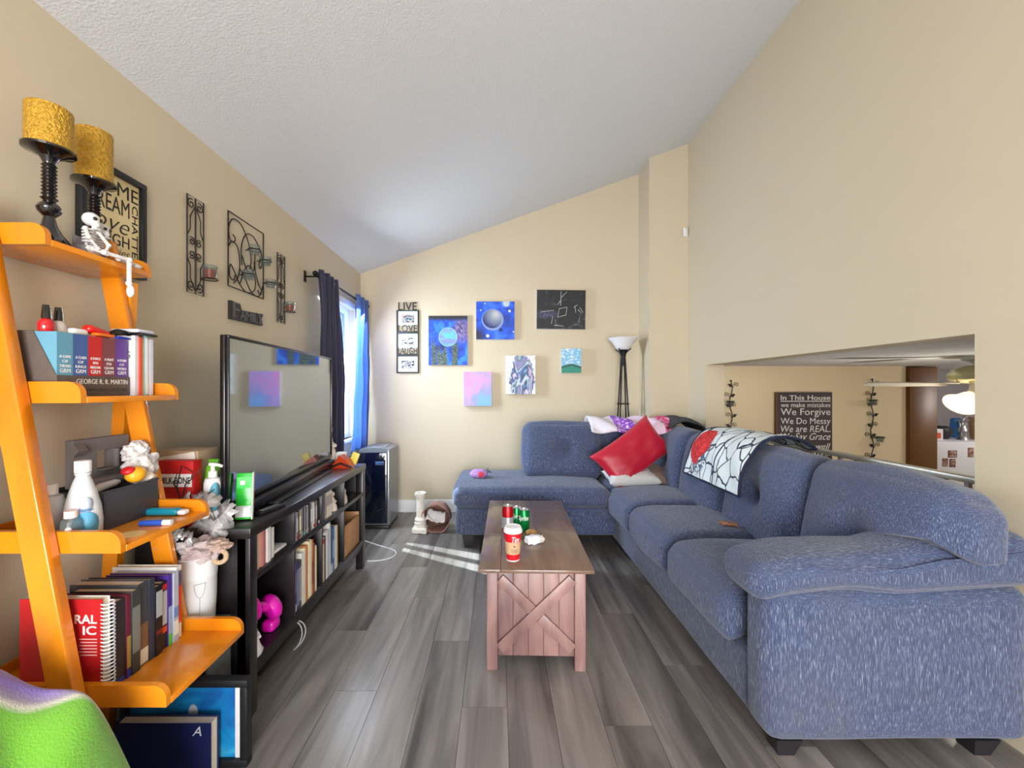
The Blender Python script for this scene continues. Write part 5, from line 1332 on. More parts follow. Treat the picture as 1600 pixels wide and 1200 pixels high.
# ------------------------------------------------------------------ air conditioner with hose
ax0, ax1, ay0, ay1, ah = -1.27, -.985, 3.77, 4.11, .735
acu = thing('portable_air_conditioner', 'tall grey portable air conditioner with glossy dark front by the window', 'air conditioner', ((ax0+ax1)/2, (ay0+ay1)/2, 0))
M_acg = mat('ac_grey', (128, 130, 136), .3, metal=.4); M_acn = mat('ac_navy_gloss', (10, 14, 34), .08, coat=.8)
def bulge_top(x): return ah-.015*((x-(ax0+ax1)/2)/.14)**2
pts = [(ax0, ay0+.02, .03), (ax1, ay0+.02, .03)]+[(ax1-(ax1-ax0)*i/8, ay0+.02, bulge_top(ax1-(ax1-ax0)*i/8)) for i in range(9)]
bm = prism(B(), pts, (0, ay1-ay0-.02, 0)); bmesh.ops.bevel(bm, geom=[e for e in bm.edges], offset=.006, segments=2, affect='EDGES')
obj('body', bm, M_acg, acu)
obj('front_panel', bbox(ax0+.004, ax1-.022, ay0, ay0+.0195, .05, ah-.04, .006), M_acn, acu)
obj('edge_trim', bbox(ax1-.020, ax1-.004, ay0-.004, ay0+.0195, .04, ah-.022, .004), mat('chrome_trim', (190, 192, 198), .15, metal=.9), acu)
obj('display', bbox(ax0+.16, ax1-.05, ay0-.003, ay0, ah-.155, ah-.12, .001), mat('display_glow', (70, 90, 130), .1), acu)
obj('plinth', bbox(ax0+.006, ax1-.004, ay0+.004, ay1, .0, .03, .008), mat('ac_dark', (26, 26, 30), .4), acu)
for i in range(7): obj('vent_slat', bbox(ax0+.06, ax1-.06, ay0+.08+i*.03, ay0+.095+i*.03, ah-.003, ah+.004, .001), M_acg, acu)
# hose
hp_ = bez((-1.19, 4.115, .50), (-1.19, 4.25, .58), (-1.345, 4.18, .58), (-1.345, 3.95, .60), 14)+bez((-1.345, 3.95, .60), (-1.345, 3.8, .61), (-1.335, 3.60, .52), (-1.325, 3.35, .36), 18)[1:]
bm = B(); ring = []
hose = thing('exhaust_hose', 'ribbed black and white exhaust hose below the curtains', 'hose', (-1.35, 3.7, .45))
fine = []
for a, b_ in zip(hp_, hp_[1:]):
    for k in range(5): fine.append(a.lerp(b_, k/5))
rad = [.058+.006*math.sin(i*PI/1.5) for i in range(len(fine))]
obj('duct', tube(B(), fine, [.050+.004*(i % 2) for i in range(len(fine))], 14), mat('white_hose', (206, 208, 212), .5), hose)
for i in range(3, len(fine)-3, 6):
    d = (fine[i+1]-fine[i-1]).normalized(); o1 = d.orthogonal().normalized(); o2 = d.cross(o1)
    obj('black_rib', tube(B(), spiral(fine[i], .054, .054, 0, 2*PI*15/16, o1, o2, 15), .0055, 6, True), M_blk, hose)

# ------------------------------------------------------------------ floor lamp
lm = thing('floor_lamp', 'black four-legged torchiere floor lamp with white glass bowl behind the sofa', 'lamp', (1.243, 4.13, 0))
lx, ly = 1.243, 4.13
M_lamp = mat('lamp_black', (24, 23, 24), .4, metal=.4)
M_glass = mat('frosted_shade', (226, 226, 228), .5, var=.02, trans=.12)
obj('bowl_shade', lathe(B(), [(.035, 1.655), (.06, 1.665), (.085, 1.70), (.110, 1.74), (.142, 1.768), (.145, 1.775), (.139, 1.776), (.105, 1.748), (.078, 1.706), (.054, 1.672), (.033, 1.662)], (lx, ly, 0), 36), M_glass, lm)
obj('cup', lathe(B(), [(0, 1.50), (.012, 1.50), (.016, 1.54), (.026, 1.60), (.04, 1.648), (.05, 1.665), (.045, 1.666), (0, 1.63)], (lx, ly, 0), 24), M_lamp, lm)
for k in range(4):
    a = PI/4+k*PI/2; d = Vector((math.cos(a), math.sin(a), 0))
    obj('leg', tube(B(), [Vector((lx, ly, 1.60))+d*.02, Vector((lx, ly, 1.1))+d*.052, Vector((lx, ly, .55))+d*.085, Vector((lx, ly, 0))+d*.115], .0075, 8), M_lamp, lm)
    obj('prong', tube(B(), [Vector((lx, ly, 1.62))+d*.018, Vector((lx, ly, 1.652))+d*.06, Vector((lx, ly, 1.668))+d*.085], .006, 7), M_lamp, lm)
obj('ring_shelf', lathe(B(), [(.0, 1.12), (.06, 1.12), (.064, 1.124), (.06, 1.13), (0, 1.13)], (lx, ly, 0), 28), M_lamp, lm)
obj('ring_shelf', lathe(B(), [(.0, .5), (.09, .5), (.095, .505), (.09, .51), (0, .51)], (lx, ly, 0), 28), M_lamp, lm)

# ------------------------------------------------------------------ floor by the back wall
t = thing('column_candlestick', 'antique white fluted column candlestick standing on the floor', 'candlestick', (-.69, 3.70, 0))
M_stone = mat('antique_white', (214, 206, 194), .7, var=.14, scale=40, bump=.3, bscale=60)
cxy = (-.69, 3.70, 0)
obj('base', cushion(B(), (-.69, 3.70, .025), (.13, .13, .05), .012, n=10, wr=.006, wf=40), M_stone, t)
obj('foot', lathe(B(), [(0, .05), (.056, .05), (.05, .075), (.056, .085), (.046, .10), (.052, .115), (.04, .135), (0, .135)], cxy, 20), M_stone, t)
bm = lathe(B(), [(.036, .135), (.036, .20), (.034, .29), (.034, .30)], cxy, 32)
for v in bm.verts:
    a = math.atan2(v.co.y-3.70, v.co.x+.69); k = 1-.07*(math.sin(a*12) > 0)
    v.co.x = -.69+(v.co.x+.69)*k; v.co.y = 3.70+(v.co.y-3.70)*k
obj('shaft', bm, M_stone, t)
obj('capital', lathe(B(), [(0, .298), (.036, .298), (.042, .312), (.048, .335), (.05, .35), (.03, .35), (.026, .335), (0, .334)], cxy, 20), M_stone, t)
for k in range(4):
    a = PI/4+k*PI/2
    obj('volute', tube(B(), spiral((-.69+.048*math.cos(a), 3.70+.048*math.sin(a), .335), .002, .012, 0, PI*3, Vector((math.cos(a), math.sin(a), 0)), ZA, 16), .0035, 6), M_stone, t)
t = thing('paper_bag', 'crumpled brown paper bag lying open on the floor with white paper inside', 'bag', (-.56, 3.74, 0))
M_kraft = mat('kraft_paper', (142, 104, 90), .85, var=.18, scale=14)
bm = B(); nr, ns = 9, 26; rings = []
for j in range(nr):
    v = j/(nr-1); R = .128*(1-.12*v)*(1 if v < .75 else math.sqrt(max(.0, 1-((v-.75)/.27)**2)))
    ring = []
    for i in range(ns):
        a = 2*PI*i/ns; k = 1+.10*noise.noise(Vector((math.cos(a)*1.6, math.sin(a)*1.6, v*2+3)))+.05*noise.noise(Vector((math.cos(a)*5, math.sin(a)*5, v*5)))
        x = -.55+R*k*math.cos(a); zz = .124+R*.95*k*math.sin(a); y = 3.665+.24*v+.03*noise.noise(Vector((a, 1, 1)))*(1-v)
        ring.append(bm.verts.new((x, y, max(.003, zz))))
    rings.append(ring)
for A, D in zip(rings, rings[1:]):
    for i in range(ns): bm.faces.new((A[i], A[(i+1) % ns], D[(i+1) % ns], D[i]))
bm.faces.new(rings[-1])
o = obj('bag', bm, M_kraft, t, angle=25); md = o.modifiers.new('thick', 'SOLIDIFY'); md.thickness = .003
bm = B(); n1, n2 = 12, 6; g = []
for j in range(n2+1):
    g.append([bm.verts.new((-.64+.17*i/n1, 3.68+.10*j/n2, .09+.035*math.sin(i*.5+j)*(.4)+.03*abs(i/n1-.5)+.02*noise.noise(Vector((i*.4, j*.6, 0)))+.012*j)) for i in range(n1+1)])
for j in range(n2):
    for i in range(n1): bm.faces.new((g[j][i], g[j][i+1], g[j+1][i+1], g[j+1][i]))
o = obj('white_paper', bm, mat('white_paper', (226, 222, 218), .8), t, angle=60); md = o.modifiers.new('thick', 'SOLIDIFY'); md.thickness = .002
bm = tube(B(), bez((-.96, 3.06, .005), (-.78, 3.05, .005), (-.72, 3.22, .005), (-.86, 3.30, .005), 14)+bez((-.86, 3.30, .005), (-.95, 3.36, .005), (-1.05, 3.42, .005), (-1.15, 3.5, .005), 10)[1:], .0045, 7)
single('white_power_cord', bm, mat('white_cord', (214, 214, 216), .5), 'white power cord looping on the floor beyond the media unit', 'cord')

# ------------------------------------------------------------------ things on the coffee table
z = TH
def at_table(px, py): 
    Y = (HC-TH)*F/(py-Y0); return (px-X0)*Y/F, Y
def can(px, py, bodymat, label, r=.0325, h=.122, words=None, band=None):
    x, y = at_table(px, py); 
    t = thing('drink_can', label, 'can', (x, y, z), 0, 'drink cans on the coffee table')
    obj('body', lathe(B(), [(0, .002), (r*.74, 0), (r*.8, .004), (r, .014), (r, h-.016), (r*.82, h-.004), (r*.82, h)], (0, 0, 0), 28), bodymat, t, True)
    top = obj('lid', lathe(B(), [(r*.82, h-.001), (r*.84, h+.001), (r*.78, h+.001), (r*.74, h-.004), (0, h-.004)], (0, 0, 0), 24), mat('aluminium', (206, 208, 210), .25, metal=.9), t, True)
    obj('pull_tab', box(B(), -.006, .006, -.011, .009, h-.003, h-.0018, .0005), mat('aluminium', (206, 208, 210), .25, metal=.9), top, True)
    if band:
        for z0_, z1_, m_ in band: obj('print_band', lathe(B(), [(r+.0004, h*z0_), (r+.0004, h*z1_)], (0, 0, 0), 28), m_, t, True)
    for s_, zz, hh, ww, dx in words or ():
        bm = text(B(), s_, (0, 0, 0), XA, ZA, hh, ww, .0006, .015, .25)
        for v in bm.verts:                                # wrap the word round the can
            a = -PI/2+(v.co.x+dx)/r; rr_ = r+.0005+max(0, -v.co.y)*.5
            v.co = Vector((rr_*math.cos(a), rr_*math.sin(a), h*zz+v.co.z))
        obj('lettering', bm, mat('can_white', (236, 236, 236), .4), t, True)
    return t
M_rcan = mat('red_can', (190, 22, 30), .25, metal=.5, var=.03); M_gcan = mat('green_can', (0, 132, 62), .25, metal=.5, var=.03)
can(793.5, 833, M_rcan, 'tall red and silver drink can behind the coffee cup', .0325, .155, band=((.22, .62, mat('silver_band', (196, 200, 208), .3, metal=.5)),))
can(807, 825, M_gcan, 'green soda can half hidden behind the other green can', words=(('Sprite', .62, .032, .06, .004),))
can(818.5, 829, M_gcan, 'green SPRITE soda can standing to the right', words=(('Sprite', .62, .034, .062, -.004),))
x, y = at_table(801.5, 874)
t = thing('coffee_cup', 'red paper coffee cup with white lid and kraft sleeve', 'cup', (x, y, z))
hcup = .150
obj('cup', lathe(B(), [(0, .006), (.028, .004), (.029, 0), (.0305, .004), (.042, hcup-.012), (.041, hcup-.012), (0, hcup-.012)], (0, 0, 0), 32), mat('red_paper', (204, 20, 36), .45, var=.04), t, True)
obj('white_foot', lathe(B(), [(.0292, 0), (.0312, .001), (.0316, .006), (.0306, .006)], (0, 0, 0), 32), M_white, t, True)
def rcup(zz): return .0305+(.042-.0305)*(zz-.004)/(hcup-.016)
obj('sleeve', lathe(B(), [(rcup(.034)+.0003, .034), (rcup(.034)+.0012, .034), (rcup(.092)+.0012, .092), (rcup(.092)+.0003, .092)], (0, 0, 0), 32), mat('kraft_sleeve', (196, 160, 126), .8, var=.05), t, True)
obj('lid', lathe(B(), [(.043, hcup-.018), (.0455, hcup-.016), (.0455, hcup-.008), (.043, hcup-.004), (.040, hcup+.006), (.037, hcup+.009), (.034, hcup+.006), (0, hcup+.005)], (0, 0, 0), 32), M_white, t, True)
def wrap(s_, zz, hh, ww, dx, m_, shear=0, r_=None, bold=.01):
    bm = text(B(), s_, (0, 0, 0), XA, ZA, hh, ww, .0005, bold, shear)
    for v in bm.verts:
        r1 = (r_ or rcup(zz+v.co.z))+.0004+max(0, -v.co.y)*.5; a = -PI/2+(v.co.x+dx)/r1
        v.co = Vector((r1*math.cos(a), r1*math.sin(a), zz+v.co.z))
    obj('lettering', bm, m_, t, True)
wrap('Tim', .106, .026, .036, .012, M_white, .3)
for i, ww in enumerate((.034, .03, .026)): wrap('-----', .058-.007*i, .0018, ww, 0.006, M_ink, 0, rcup(.058)+.0012, 0)
obj('leaf_mark', ball(B(), (.006, -rcup(.074)-.0012, .074), (.004, .0006, .004), 6, 4), M_ink, t, True)
x, y = at_table(836, 849)
t = thing('crumpled_paper_wrapper', 'crumpled white paper wrapper lying beside the coffee cup', 'wrapper', (x, y, z))
M_ = Rz(.35)
obj('wrapper', cushion(B(), (x-.01, y, z+.021), (.078, .046, .036), .007, (.0, .004, .004), 16, (), .007, 45, 4, M=M_), mat('white_wrapper', (228, 230, 238), .6, var=.04), t)
obj('twist', blob(B(), (x+.034, y+.012, z+.019), (.016, .014, .016), .5, 3, 2, 3), mat('clear_wrapper', (206, 200, 190), .3), t)
x, y = at_table(830, 836)
bm = blob(B(), (x, y, z+.016), (.03, .02, .0155), .25, 2.6, 9, 3, flat=z+.0005)
single('foil_wrapper', bm, mat('brown_foil', (182, 140, 84), .45, var=.2, scale=50), 'small tan crumpled wrapper behind the white one', 'wrapper')

# ------------------------------------------------------------------ things on the sofa
def pillow(name, c, s, M_, m_, label, seed=0, puff=.07, par=None, wr=.012, cat='pillow'):
    bm = B(); n = 22; idx = {}
    for side in (1, -1):
        for i in range(n+1):
            for j in range(n+1):
                u, v = -1+2*i/n, -1+2*j/n
                edge = i in (0, n) or j in (0, n)
                if edge and side == -1: continue
                pin = 1-.10*(1-u*u)*(abs(v)**3); pin2 = 1-.10*(1-v*v)*(abs(u)**3)
                th = puff*((1-u**4)*(1-v**4))**.55
                th += 0 if edge else wr*noise.noise(Vector((u*2.4, v*2.4, side+seed*3)))+wr*.6*noise.noise(Vector((u*7+v*3, v*2, seed)))
                idx[(i, j, side)] = bm.verts.new((u*s[0]/2*pin2, v*s[1]/2*pin, side*max(th, 0)))
    def g(i, j, sd_): return idx.get((i, j, sd_)) or idx[(i, j, 1)]
    for side in (1, -1):
        for i in range(n):
            for j in range(n):
                f = [g(i, j, side), g(i+1, j, side), g(i+1, j+1, side), g(i, j+1, side)]
                try: bm.faces.new(f if side == 1 else f[::-1])
                except ValueError: pass
    bmesh.ops.transform(bm, matrix=Matrix.Translation(c) @ M_.to_4x4(), verts=bm.verts)
    return single(name, bm, m_, label, cat, angle=70)
def satin(name, rgb, rough=.45):
    return mat(name, rgb, rough, var=.05, scale=5, sheen=.1, bump=.12, bscale=7)
# red pillow stands leaning on the corner, turned diamond-wise
pillow('throw_pillow', (1.13, 3.49, .735), (.66, .37, 1), Rz(.10) @ Rx(1.2) @ Rz(.58), satin('crimson_satin', (176, 6, 42)), 'large crimson satin pillow propped up in the sofa corner', 1, .085)
pillow('bed_pillow', (1.10, 3.44, .545), (.44, .24, 1), Rz(.08) @ Rx(.25), satin('pale_striped_cotton', (198, 196, 194), .8), 'rumpled pale grey pillow under the crimson one', 5, .06)
pillow('bed_pillow', (1.27, 3.50, .55), (.28, .26, 1), Rz(-.2) @ Rx(.35), satin('taupe_cotton', (120, 100, 92), .85), 'taupe cushion tucked behind the pale grey pillow', 7, .06)
# quilt over the corner of the back
def drape(name, label, path, width_dir, wdt, m_, cat, thick=.008, amp=.01, nv=14, taper=0, seed=0, edge=None):
    """cloth strip: path is the profile, width_dir the cross direction; uv laid along both"""
    pts = [Vector(p) for p in path]; wd_ = Vector(width_dir).normalized()
    fine = []
    for i in range(len(pts)-1):
        a, b_, c, d = pts[max(i-1, 0)], pts[i], pts[i+1], pts[min(i+2, len(pts)-1)]
        for k in range(6):
            s_ = k/6; fine.append(.5*((2*b_)+(c-a)*s_+(2*a-5*b_+4*c-d)*s_*s_+(-a+3*b_-3*c+d)*s_**3))
    fine.append(pts[-1]); n = len(fine)-1
    bm = B(); uvl = bm.loops.layers.uv.new('UVMap'); g = []
    for i, p in enumerate(fine):
        t_ = (fine[min(i+1, n)]-fine[max(i-1, 0)]).normalized(); nr_ = wd_.cross(t_).normalized()
        rowv = []
        for j in range(nv+1):
            u = j/nv-.5
            q = p+wd_*u*wdt*(1-taper*i/n)+nr_*(amp*math.sin(j*1.1+i*.35+seed)+amp*noise.noise(Vector((j*.3, i*.2, seed))))
            rowv.append(bm.verts.new(q))
        g.append(rowv)
    for i in range(n):
        for j in range(nv):
            f = bm.faces.new((g[i][j], g[i][j+1], g[i+1][j+1], g[i+1][j]))
            for lp, (a, b_) in zip(f.loops, ((i, j), (i, j+1), (i+1, j+1), (i+1, j))): lp[uvl].uv = (b_/nv, a/n)
    lo = Vector((0, 0, min(v.co.z for v in bm.verts))); 
    t = thing(name, label, cat, (pts[len(pts)//2].x, pts[len(pts)//2].y, lo.z))
    o = obj('cloth', bm, m_, t, angle=80, recalc=False)
    md = o.modifiers.new('thick', 'SOLIDIFY'); md.thickness = thick; md.offset = 0
    sb = o.modifiers.new('sub', 'SUBSURF'); sb.levels = 1; sb.render_levels = 1
    if edge:
        bd = [g[0][j].co.copy() if g[0][j].is_valid else None for j in range(0)]
        def co(i, j): 
            p = fine[i]; t_ = (fine[min(i+1, n)]-fine[max(i-1, 0)]).normalized(); nr_ = wd_.cross(t_).normalized(); u = j/nv-.5
            return p+wd_*u*wdt*(1-taper*i/n)+nr_*(amp*math.sin(j*1.1+i*.35+seed)+amp*noise.noise(Vector((j*.3, i*.2, seed))))
        for ln in ([co(0, j) for j in range(nv+1)], [co(n, j) for j in range(nv+1)], [co(i, 0) for i in range(n+1)], [co(i, nv) for i in range(n+1)]):
            obj('border', tube(B(), ln, .008, 6), edge, t)
    return t
def uvm(name):
    m, n, l, b = newmat(name); q = NB.__new__(NB); q.m, q.n, q.l, q.b = m, n, l, b
    uv = n.new('ShaderNodeUVMap'); q.g = uv.outputs[0]; sp_ = n.new('ShaderNodeSeparateXYZ'); l.new(q.g, sp_.inputs[0]); q.x, q.z = sp_.outputs[0], sp_.outputs[1]
    b.inputs['Roughness'].default_value = .9; return q
q = uvm('pink_purple_quilt')
c = q.ramp(q.x, [(0, (206, 200, 206)), (.30, (128, 64, 178)), (.52, (222, 192, 216)), (.86, (196, 60, 110))], True)
c = q.mix(q.step(q.noise(26, 2), .54, .60), c, (214, 196, 214))
drape('patchwork_quilt', 'white, purple and pink patchwork quilt bunched on the corner of the sofa back', [(1.18, 3.60, .89), (1.18, 3.68, .955), (1.18, 3.76, .99), (1.18, 3.88, .99), (1.18, 3.97, .92)], (1, -.18, .0), .72, q.out(c), 'quilt', .025, .018, 18, 0, 2)
q = uvm('grey_jacket'); c = q.ramp(q.noise(8, 4), [(.35, (40, 42, 46)), (.7, (76, 78, 82))])
drape('grey_jacket', 'dark grey jacket hanging over the far end of the sofa back', [(1.45, 3.72, .92), (1.56, 3.72, 1.0), (1.68, 3.72, .99), (1.78, 3.72, .9), (1.81, 3.72, .7)], (0, 1, 0), .36, q.out(c), 'jacket', .02, .014, 10, 0, 4)
# rose throw over the second and third back cushions
def rose_cloth():
    q = uvm('rose_print_throw')
    mp = q.n.new('ShaderNodeMapping'); mp.inputs['Scale'].default_value = (9, 6, 1); q.l.new(q.g, mp.inputs[0])
    ns = q.n.new('ShaderNodeTexNoise'); ns.inputs['Scale'].default_value = .7; q.l.new(mp.outputs[0], ns.inputs['Vector'])
    av = q.n.new('ShaderNodeVectorMath'); av.operation = 'ADD'; q.l.new(mp.outputs[0], av.inputs[0]); q.l.new(ns.outputs['Color'], av.inputs[1])
    vo = q.n.new('ShaderNodeTexVoronoi'); vo.feature = 'DISTANCE_TO_EDGE'; vo.inputs['Scale'].default_value = .75; q.l.new(av.outputs[0], vo.inputs['Vector'])
    c = q.mix(q.step(vo.outputs['Distance'], .045, .028), (214, 222, 224), (44, 54, 70))
    leafm = q.math('MULTIPLY', q.step(q.dist(.24, .26, 1.4, 1), .24, .18), q.step(q.noise(20, 3, 1.5), .46, .5))
    c = q.mix(leafm, c, (74, 92, 118))
    pet = q.ramp(q.noise(14, 3, 2.5), [(.35, (150, 24, 30)), (.6, (214, 50, 52)), (.75, (224, 96, 96))])
    d = q.math('ADD', q.dist(.17, .36, 1.0, .72), q.math('MULTIPLY', q.noise(7, 2), .10))
    c = q.mix(q.step(d, .21, .20), c, pet)
    ln = q.math('ABSOLUTE', q.math('SUBTRACT', q.x, .56))
    c = q.mix(q.step(ln, .012, .008), c, (24, 38, 66))
    return q.out(c)
drape('rose_throw', 'white throw with red rose and dark vine print over the sofa back', [(1.315, 2.60, .685), (1.335, 2.60, .78), (1.365, 2.60, .88), (1.44, 2.60, .965), (1.55, 2.60, 1.0), (1.68, 2.60, .99), (1.76, 2.60, .94)], (.0, -1, 0), .66, rose_cloth(), 'blanket', .014, .006, 16, .08, 1,
      edge=mat('navy_border', (22, 30, 56), .9))
# plush toy on the chaise
t = thing('plush_toy', 'small lilac and pink plush toy on the chaise end', 'toy', (-.17, 3.62, .505))
tx, ty, tz = -.165, 3.62, .50
obj('body', blob(B(), (tx, ty, tz+.035), (.075, .05, .042), .25, 2.5, 4, 3, flat=tz), mat('lilac_plush', (172, 132, 190), .9, var=.3, scale=40), t)
obj('patch', blob(B(), (tx+.015, ty-.04, tz+.035), (.03, .015, .025), .2, 2, 6, 3), mat('rose_plush', (206, 66, 90), .9), t)
for k in range(4):
    obj('tag', tube(B(), [(tx+.05, ty, tz+.05), (tx+.08+.01*k, ty-.01, tz+.085-.012*k)], .0025, 5), M_ink, t)
# candy wrapper on the seat
bm = blob(B(), (1.29, 2.33, .517), (.045, .02, .011), .4, 3, 5, 3, M=Rz(-.5))
single('candy_wrapper', bm, mat('bronze_foil', (170, 122, 92), .3, metal=.4, var=.3, scale=60), 'crumpled bronze wrapper lying on the middle seat cushion', 'wrapper', angle=20)

# ------------------------------------------------------------------ railing of the overlook
rl = thing('railing', 'brushed silver metal railing across the opening behind the sofa', 'railing', (1.90, 2.63, 0))
M_rail = mat('brushed_silver_paint', (176, 170, 158), .35, metal=.5, var=.03)
rx = 1.905
obj('top_rail', bbox(rx-.022, rx+.022, OY0+.003, OY1-.003, .893, .918, .005), M_rail, rl)
obj('lower_rail', bbox(rx-.014, rx+.014, OY0+.003, OY1-.003, .82, .838, .003), M_rail, rl)
obj('lower_rail', bbox(rx-.014, rx+.014, OY0+.003, OY1-.003, .08, .098, .003), M_rail, rl)
yb_ = OY0+.09
while yb_ < OY1-.05:
    obj('baluster', bbox(rx-.008, rx+.008, yb_-.008, yb_+.008, .098, .893), M_rail, rl); yb_ += .105
for yq in (OY0+.02, OY1-.02): obj('end_post', bbox(rx-.016, rx+.016, yq-.016, yq+.016, 0, .893, .002), M_rail, rl)

# ------------------------------------------------------------------ dining room and kitchen
YD = 4.1
sg = thing('house_rules_sign', 'dark canvas sign reading In This House on the dining room wall', 'wall sign', (2.97, YD, .45))
sx0, sx1, sz1, sz0 = P(1211, 0, YD).x, P(1296, 0, YD).x, P(0, 613, YD).z, .46
obj('canvas', bbox(sx0, sx1, YD-.035, YD, sz0, sz1, .002), mat('dark_slate_canvas', (66, 58, 60), .7, var=.06), sg)
obj('wood_edge', bbox(sx0-.008, sx0, YD-.034, YD, sz0, sz1), mat('brown_edge', (110, 74, 46), .6), sg)
M_chalk = mat('chalk_white', (226, 224, 222), .7)
wl0, wl1 = P(1216, 0, YD).x, P(1293, 0, YD).x
def line(s_, py0, py1, x0=wl0, x1=wl1, bold=0, sh=0):
    zc_ = (P(0, py0, YD).z+P(0, py1, YD).z)/2; h = (py1-py0)*YD/F
    obj('line_of_text', text(B(), s_, ((x0+x1)/2, YD-.0352, zc_), XA, ZA, h, x1-x0, .0012, bold, sh), M_chalk, sg)
line('In This House', 617.5, 625, bold=.012)
obj('underline', bbox(wl0, wl1, YD-.0365, YD-.0352, P(0, 627.4, YD).z, P(0, 626.2, YD).z), M_chalk, sg)
line('we make mistakes', 629, 636); line('We Forgive', 638, 651.5); line('We Do Messy', 652.5, 665, bold=.0); line('We are REAL.', 664.5, 674.5, bold=.0, sh=.15); line('We Say Grace', 676, 690, sh=.4)
line('We Love well', 692, 701, sh=.3); line('music', 704, 711, P(1255, 0, YD).x)
def vine(px, py0, py1, label):
    a = P(px, py0, YD); b_ = P(px, py1, YD); x, zt_, zb_ = a.x, a.z, min(b_.z, a.z-.82)
    t = thing('vine_candle_holder', label, 'candle holder', (x, YD, zb_), 0, 'vine candle holders in the dining room')
    yv = YD-.012; n = 28; H = zt_-zb_
    stem = [(x+.014*math.sin(i/n*PI*6), yv, zt_-H*i/n) for i in range(n+1)]
    obj('stem', tube(B(), stem, .004, 6), M_scroll, t); obj('bud', ball(B(), (x, yv, zt_), .009, 8, 6), M_scroll, t)
    for k in range(8):
        zz = zt_-.05-k*H/8.6; s_ = 1 if k % 2 == 0 else -1; xs_ = x+.014*math.sin((zt_-zz)/H*PI*6)
        obj('tendril', tube(B(), [(xs_, yv, zz-.03)]+spiral((xs_+s_*.042, yv, zz+.012), .024, .004, PI if s_ > 0 else 0, (PI-PI*2.6) if s_ > 0 else PI*2.6, XA, ZA, 16), .0025, 5), M_scroll, t)
        lx_, lz_ = xs_-s_*.024, zz+.004
        o = obj('leaf', prism(B(), [(xs_, yv-.002, zz-.008), (lx_, yv-.004, lz_-.016), (lx_-s_*.02, yv-.006, lz_+.012), (lx_+s_*.006, yv-.004, lz_+.018)], (0, .002, 0)), M_scroll, t)
    for k in (0, 1):
        zz = zt_-.205-k*.36; xo_ = x+(-.025 if k == 0 else .045)
        obj('cup_ring', tube(B(), spiral((xo_, YD-.05, zz), .036, .036, 0, 2*PI*15/16, XA, YA, 15), .0035, 6, True), M_scroll, t)
        obj('glass_cup', lathe(B(), [(0, -.045), (.024, -.045), (.033, .01), (.030, .01), (.021, -.04), (0, -.04)], (xo_, YD-.05, zz), 14), M_clear, t)
        obj('arm', tube(B(), [(x, yv, zz-.01), (xo_, YD-.04, zz)], .003, 5), M_scroll, t)
vine(1141, 595, 730, 'vine-shaped iron candle holder left of the dark house sign')
vine(1361, 593, 730, 'vine-shaped iron candle holder right of the dark house sign')
cb = thing('tall_cabinet', 'tall brown wooden cabinet beside the kitchen', 'cabinet', (4.16, 4.4, -.97))
M_cab = wood('cabinet_wood', (92, 58, 22), (120, 78, 34), .4, (2, 8, .8), 1.2, rand=False)
obj('carcass', bbox(4.025, 4.305, 4.085, 4.72, -.97, 1.49, .002), M_cab, cb)
obj('door', bbox(4.03, 4.30, 4.070, 4.0845, -.87, 1.48, .003), M_cab, cb)
fz = .7275
fr = thing('refrigerator', 'white refrigerator with photos stuck on its door', 'refrigerator', (4.9, 4.65, -.97))
M_fr = mat('white_appliance', (232, 232, 236), .35, var=.01)
obj('body', bbox(4.505, 5.25, 4.36, 5.0, -.97, fz, .008), M_fr, fr)
obj('freezer_door', bbox(4.505, 5.25, 4.30, 4.355, fz-.52, fz, .01), M_fr, fr); obj('fridge_door', bbox(4.505, 5.25, 4.30, 4.355, -.90, fz-.53, .01), M_fr, fr)
obj('handle', bbox(5.19, 5.21, 4.27, 4.30, fz-.45, fz-.1, .004), M_fr, fr)
YFr = 4.30
for i, (px, py, w_, h_, lb) in enumerate(((1488, 709.5, 14, 11, 'small dark photo at the top of the refrigerator door'), (1476.5, 722.5, 9, 13, 'left portrait photo of the pair on the refrigerator door'), (1488, 723.5, 9.5, 13, 'right portrait photo of the pair on the refrigerator door'), (1516.5, 707, 9, 15, 'black and white photo at the right of the refrigerator door'), (1478, 745, 12, 9, 'wide photo low on the refrigerator door'))):
    c = P(px, py, YFr); k = YFr/F/2
    t = thing('fridge_photo', lb, 'photo', (c.x, YFr, c.z-h_*k), 0, 'photos on the refrigerator')
    obj('print', bbox(c.x-w_*k, c.x+w_*k, YFr-.0025, YFr, c.z-h_*k, c.z+h_*k), mat('photo_edge_%d' % (i % 2), ((70, 60, 60), (150, 120, 105))[i % 2], .5), t)
    q = NB('fridge_photo_%d' % i); obj('image', bbox(c.x-w_*k*.86, c.x+w_*k*.86, YFr-.0035, YFr-.0025, c.z-h_*k*.86, c.z+h_*k*.86), q.out(q.ramp(q.noise(3, 3, .5, off=i*2+1), [(.35, (40, 32, 34)), (.5, (150, 110, 98)), (.65, (206, 176, 160))])), t)
t = thing('small_carton', 'white and orange carton on the left of the refrigerator top', 'carton', (4.67, 4.45, fz))
obj('carton', bbox(4.63, 4.71, 4.40, 4.49, fz, fz+.12, .003), M_white, t); obj('orange_panel', bbox(4.635, 4.685, 4.3985, 4.3998, fz+.02, fz+.08), mat('orange_panel', (222, 92, 40), .5), t)
t = thing('black_pot', 'black round pot on the refrigerator', 'pot', (4.85, 4.56, fz))
obj('bowl', lathe(B(), [(0, .0), (.06, 0), (.095, .05), (.10, .09), (.085, .125), (.05, .14), (0, .142)], (4.85, 4.56, fz), 24), mat('matte_black', (44, 44, 50), .55), t)
